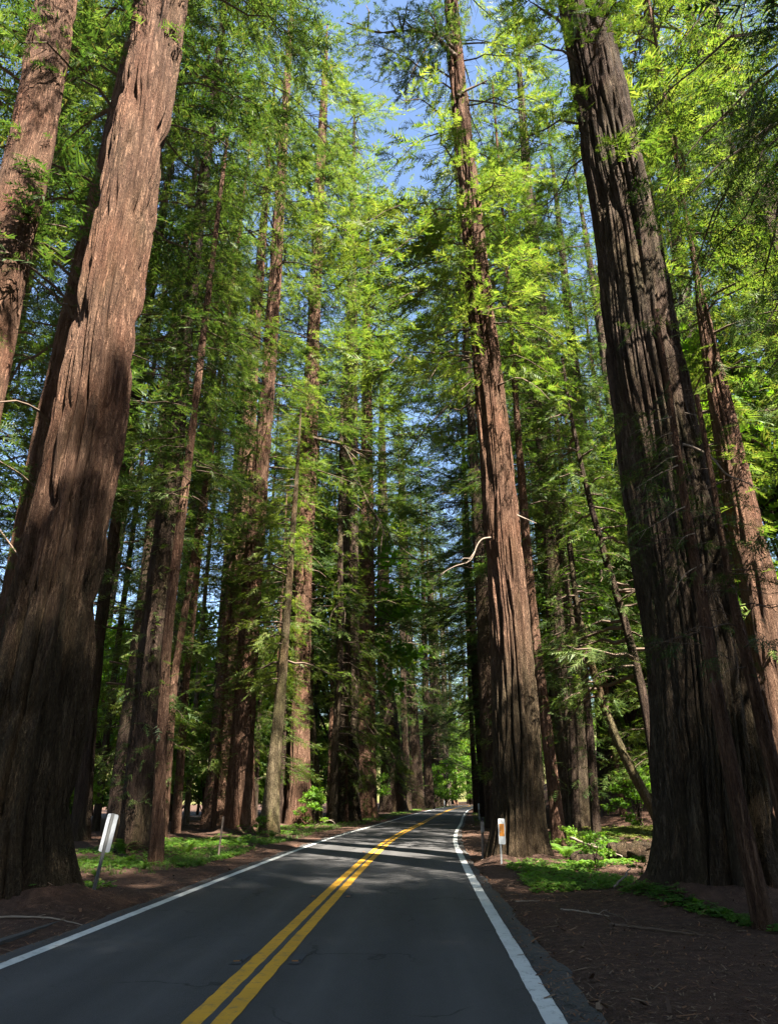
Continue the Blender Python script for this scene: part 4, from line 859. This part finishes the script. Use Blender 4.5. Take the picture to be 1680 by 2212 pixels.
# ------------------------------------------------------------------ fallen wood
def fallen(P, r0, label, mat=DEADWOOD, twigs=2, seed=0, name='fallen_branch', cat='branch', lift=.6, k=7):
    r = np.random.RandomState(seed); P3 = np.array([(x, y, hz(x, y) + r0 * lift + dz) for x, y, dz in P]); o = P3[0].copy(); P3 = P3 - o
    S = smooth_path(P3, 6 * len(P)); S[1:-1] += r.normal(0, r0 * .5, (len(S) - 2, 3)) * [1, 1, .3]
    acc = Acc(); V, F = tube(S, r0 * np.linspace(1, .35, len(S)) * r.uniform(.85, 1.15, len(S)), k); acc.add(V, F)
    for q in range(twigs):
        i_ = r.randint(2, len(S) - 1); d = r.normal(0, 1, 3) * [1, 1, .35]; d /= np.linalg.norm(d); l = np.linalg.norm(P3[-1]) * r.uniform(.12, .3)
        V, F = tube(np.array([S[i_], S[i_] + d * l * .5 + [0, 0, .02], S[i_] + d * l]), r0 * np.array([.5, .35, .12]), 5); acc.add(V, F)
    ob = link(name, acc.mesh(name, [mat], True), None, o); tag(ob, label, cat)
    return ob
fallen([(3.05, 11.3, 0), (3.5, 10.75, .01), (4.0, 10.35, 0)], .020, 'long thin dark branch lying on the bare ground before the giant redwood', TWIG, 2, 1)
fallen([(2.75, 13.0, 0), (3.0, 12.4, .01), (3.25, 12.0, 0)], .017, 'pale twig lying on the bare ground nearest the white edge line', DEADWOOD, 2, 2)
fallen([(3.35, 12.5, 0), (3.45, 11.7, 0)], .015, 'short brown twig pointing toward the viewer right of the pale twig', TWIG, 1, 3)
fallen([(4.25, 15.1, .02), (4.55, 15.3, .18), (4.8, 15.6, .34)], .022, 'pale stick propped up at the foot of the giant fluted redwood', DEADWOOD, 1, 4)
fallen([(5.2, 22.4, .55), (5.75, 21.6, .35), (6.2, 20.9, .12)], .04, 'pale bent broken branch leaning in the shade behind the clearing', DEADWOOD, 2, 5)
fallen([(-6.2, 11.9, 0), (-5.3, 12.1, .01), (-4.6, 12.0, 0)], .018, 'thin stick lying on the needle-strewn left verge', DEADWOOD, 1, 6)
fallen([(2.2, 14.2, 0), (2.6, 14.0, .01)], .012, 'small pale twig right beside the white edge line', DEADWOOD, 1, 7)
fallen([(4.75, 20.3, .05), (5.15, 20.5, .06), (5.5, 20.45, .05)], .17, 'short rotten mossy log among ferns right of the amber marker redwood', BARK_DARK, 0, 9, 'fallen_log', 'log', .5, 14)
fallen([(6.0, 21.4, .1), (7.0, 21.1, .12), (8.4, 21.7, .1)], .26, 'dark fallen log in the shade left of the giant fluted redwood', BARK_DARK, 1, 10, 'fallen_log', 'log', .6, 12)
fallen([(-5.2, 51.6, .05), (-4.2, 51.0, .35), (-3.7, 50.6, .1)], .03, 'curved sunlit dead branch at the foot of the slender straight trunk', DEADWOOD, 5, 11)
# broken edge of old pavement on the left verge
def slab():
    ys = np.linspace(8.2, 12.3, 24); o = -3.62 - .1 * ss((ys - 8) / 4); xs = cxs(ys) + o
    r = np.random.RandomState(3); wv = .17 * np.sin(np.linspace(.25, 1, 24) * np.pi) ** .6 + r.uniform(-.02, .02, 24); j = r.normal(0, .012, 24)
    A = np.stack([xs + j, ys, 0 * ys + .035], 1); B = np.stack([xs - wv, ys, 0 * ys + .03], 1); D = A - [0, 0, .10]; E_ = B - [0, 0, .10]
    V = np.concatenate([D, A, B, E_]); n = 24; Q = []
    for k in range(n - 1):
        for s in range(3): Q.append([s * n + k, s * n + k + 1, (s + 1) * n + k + 1, (s + 1) * n + k])
    tag(link('pavement_fragment', mesh_np('pavement_fragment', V, np.array(Q), [ASPHALT_OLD])), 'broken strip of old grey pavement beside the left edge line', 'pavement')
slab()

# ------------------------------------------------------------------ roadside markers
STEEL = plain('galvanised_steel', (.20, .20, .19), .6, .4, .25, 14, .3)
PLATE_W = plain('white_marker_face', (.36, .37, .36), .45, .4, .06, 9)
PLATE_B = plain('weathered_plate_back', (.50, .52, .53), .5, .4, .18, 16, 0)
AMBER = plain('amber_reflector', (.36, .125, .005), .3, .5, .08, 60)
POSTW = plain('weathered_post_wood', (.14, .105, .08), .9, .2, .4, 9)
POSTG = plain('grey_post', (.17, .165, .15), .7, .3, .25, 9)
def plate_mesh(w, h, t, rc=.03):
    P = []
    for sx, sz, a0 in ((1, 1, 0), (-1, 1, 90), (-1, -1, 180), (1, -1, 270)):
        for q in range(4):
            a = RAD(a0 + q * 30); P.append((sx * (w / 2 - rc) + rc * math.cos(a), sz * (h / 2 - rc) + rc * math.sin(a)))
    n = len(P); V = [(x, -t / 2, z) for x, z in P] + [(x, t / 2, z) for x, z in P]; F = []
    for k in range(1, n - 1): F += [(0, k, k + 1), (n, n + k + 1, n + k)]
    for k in range(n): F += [(k, n + k, (k + 1) % n), ((k + 1) % n, n + k, n + (k + 1) % n)]
    return np.array(V), np.array(F)
def solid(name, V, F, mat, parent, loc=(0, 0, 0)):
    a = Acc(); a.add(V, F); return link(name, a.mesh(name, [mat]), parent, loc)
def channel_post(H, w=.055, d=.030, t=.006):
    """U-section steel post, open side to the back"""
    P = [(-w / 2, d), (-w / 2 + t, d), (-w / 2 + t * 2, t), (w / 2 - t * 2, t), (w / 2 - t, d), (w / 2, d), (w / 2 - t, 0), (-w / 2 + t, 0)]
    n = len(P); V = [(x, y, -.3) for x, y in P] + [(x, y, H) for x, y in P]; F = []
    for k in range(n): F += [(k, (k + 1) % n, n + k), ((k + 1) % n, n + (k + 1) % n, n + k)]
    for a in ((0, 1, 2), (0, 2, 7), (2, 3, 7), (3, 6, 7), (3, 4, 5), (3, 5, 6)): F.append(tuple(n + q for q in a))
    return np.array(V), np.array(F)
# amber marker, facing the viewer
m = empty('object_marker', (2.89, 20.6, hz(2.89, 20.6)), 'white roadside marker plate with amber reflector panel on steel post', 'marker')
m.rotation_euler = (RAD(-1.5), RAD(1.6), RAD(-6)); m.scale = (.88, .88, .88)
V, F = channel_post(1.02); solid('post', V, F, STEEL, m)
V, F = plate_mesh(.205, .715, .004); pl = solid('plate', V, F, PLATE_W, m, (.045, -.012, .90))
V, F = plate_mesh(.155, .345, .004, .008); rf = solid('reflector_panel', V, F, AMBER, pl, (.002, -.006, .04))
V, F = plate_mesh(.030, .075, .003, .013); solid('bolt_stain', V, F, plain('rust_grey', (.20, .20, .19), .7, .3), pl, (.0, -.005, .300))
V, F = tube([(0, -.010, 0), (0, 0, 0)], .010, 8); solid('bolt', V, F, STEEL, pl, (.0, -.004, .325))
V, F = plate_mesh(.018, .022, .002, .006); solid('scratch', V, F, PLATE_W, pl, (-.04, -.010, -.01))
# leaning marker seen from behind
m = empty('object_marker', (-6.13, 16.11, hz(-6.13, 16.11)), 'leaning white-backed roadside marker on steel post by the left verge', 'marker')
m.rotation_euler = (RAD(5), RAD(8.5), RAD(8))
V, F = channel_post(1.46, .07, .038); V[:, 1] *= -1; solid('post', V, F[:, ::-1], STEEL, m)
V, F = plate_mesh(.225, .74, .004, .035); solid('plate', V, F, PLATE_B, m, (0, .006, 1.08))
# plain posts
def post(x, y, H, w, mat, label, band=None, rz=0., tilt=(0, 0), rnd=False):
    m = empty('marker_post', (x, y, hz(x, y)), label, 'post', 'roadside posts'); m.rotation_euler = (RAD(tilt[0]), RAD(tilt[1]), rz)
    if rnd: V, F = tube([(0, 0, -.2), (0, 0, H * .5), (0, 0, H)], w / 2, 8)
    else: V, F = channel_post(H, w, w * .5)
    solid('post', V, F, mat, m)
    for nm, z0, h, bm, ww in (band or ()):
        V, F = box(0, 0 if rnd else -.004, z0 + h / 2, ww, w * 1.06 if rnd else .006, h); solid(nm, V, F, bm, m)
post(-5.61, 24.89, 1.22, .06, POSTW, 'thin grey steel post in the left green verge', None, .2, (0, 3))
DARKP = plain('dark_cap', (.03, .028, .026), .8, .2)
post(2.68, 22.94, 1.12, .085, POSTW, 'dark wooden post with pale band left of the amber marker', (('band', .70, .34, plain('pale_band', (.24, .205, .175), .8, .2, .3), .088), ('cap', 1.0, .13, DARKP, .09)), .1, (0, 2), True)
post(7.07, 61.55, 1.25, .12, POSTG, 'white-topped slim post on the right verge near the far bend', (('plate', .80, .45, PLATE_W, .13),), 0, (0, 0))
post(9.6, 138, 1.35, .14, POSTG, 'tiny white post by the bright bushes at the far bend', (('plate', .6, .75, PLATE_W, .2),), 0, (0, 0))
post(-6.6, 66, 1.15, .10, POSTG, 'dim grey post in the shaded left verge before the massive dark redwood', None, 0, (0, 2))
# reflectors let into the road beside the yellow lines
for x, y, lb in ((-1.76, 9.16, 'nearest amber road reflector left of the yellow lines'), (-1.10, 9.13, 'nearest amber road reflector right of the yellow lines'),
                 (-1.48, 14.74, 'second road reflector left of the yellow lines'), (-.83, 14.69, 'second road reflector right of the yellow lines'),
                 (-.97, 26.3, 'third road reflector left of the yellow lines in the sunlit stretch')):
    m = empty('road_reflector', (x, y, .0205), lb, 'reflector', 'road reflectors'); m.rotation_euler.z = -.05
    V, F = box(0, .12, -.001, .13, .5, .003); solid('groove', V, F, ASPHALT_SEAL, m)
    V = np.array([(-.05, -.05, 0), (.05, -.05, 0), (.05, .05, 0), (-.05, .05, 0), (-.045, -.02, .016), (.045, -.02, .016), (.045, .02, .016), (-.045, .02, .016)])
    Fq = quads2tris([[0, 1, 5, 4], [1, 2, 6, 5], [2, 3, 7, 6], [3, 0, 4, 7], [4, 5, 6, 7]]); solid('body', V, Fq, ASPHALT_OLD, m, (0, 0, .0012))
    V, F = box(0, -.0375, .0095, .070, .004, .008); o = solid('lens', V, F, AMBER, m)
# tell the look-alike forest trees apart by the landmark they are seen beside
LAND = [('L1', 'huge left redwood'), ('T3', 'broad shaded redwood'), ('T12', 'gnarled redwood'), ('T13', 'straight tall red trunk'), ('T15', 'slender straight trunk'), ('T16', 'massive dark redwood'), ('T18', 'distant sunlit trunk'), ('R0c', 'trunk behind amber marker'), ('R3', 'stout furrowed redwood'), ('R8', 'dark slope redwood'), ('RB', 'giant fluted redwood'), ('RR', 'dappled right-edge redwood')]
LAND = sorted((math.atan2(TREES[k][1][0][0], TREES[k][0]), n) for k, n in LAND)
WORDS = {'far redwoods on the left': 'far left-bank redwood', 'deeper redwoods on the left': 'deeper left-row redwood', 'far redwoods on the right slope': 'far right-slope redwood', 'deeper redwoods on the right': 'deeper right-row redwood', 'redwoods beyond the bend': 'farthest redwood beyond the bend', 'slender left roadside redwoods': 'slender left-roadside redwood', 'slender right roadside redwoods': 'slender right-roadside redwood', 'far left broadleaf trees': 'hazy far broadleaf tree', 'broadleaf trees beyond the bend': 'broadleaf past the bend', 'far left undergrowth bushes': 'far undergrowth bush'}
ORD = ['', ', second back', ', third back', ', fourth back', ', fifth back', ', sixth back', ', seventh back', ', eighth back', ', ninth back', ', tenth back', ', eleventh back', ', twelfth back']
seen = {}
for o in sorted((o for o in bpy.data.objects if o.parent is None and o.get('group') in WORDS), key=lambda o: o.location.y):
    a = math.atan2(o.location.x, o.location.y); left = [n for b, n in LAND if b <= a]
    ref = 'just right of the ' + left[-1] if left else 'just left of the ' + LAND[0][1]
    key = (o['group'], ref); n = seen.get(key, 0); seen[key] = n + 1
    o['label'] = '%s, seen %s%s' % (WORDS[o['group']], ref, ORD[min(n, len(ORD) - 1)])
print('TRIS', sum(len(me.loops) - 2 * len(me.polygons) for me in bpy.data.meshes), 'objects', len(bpy.data.objects))
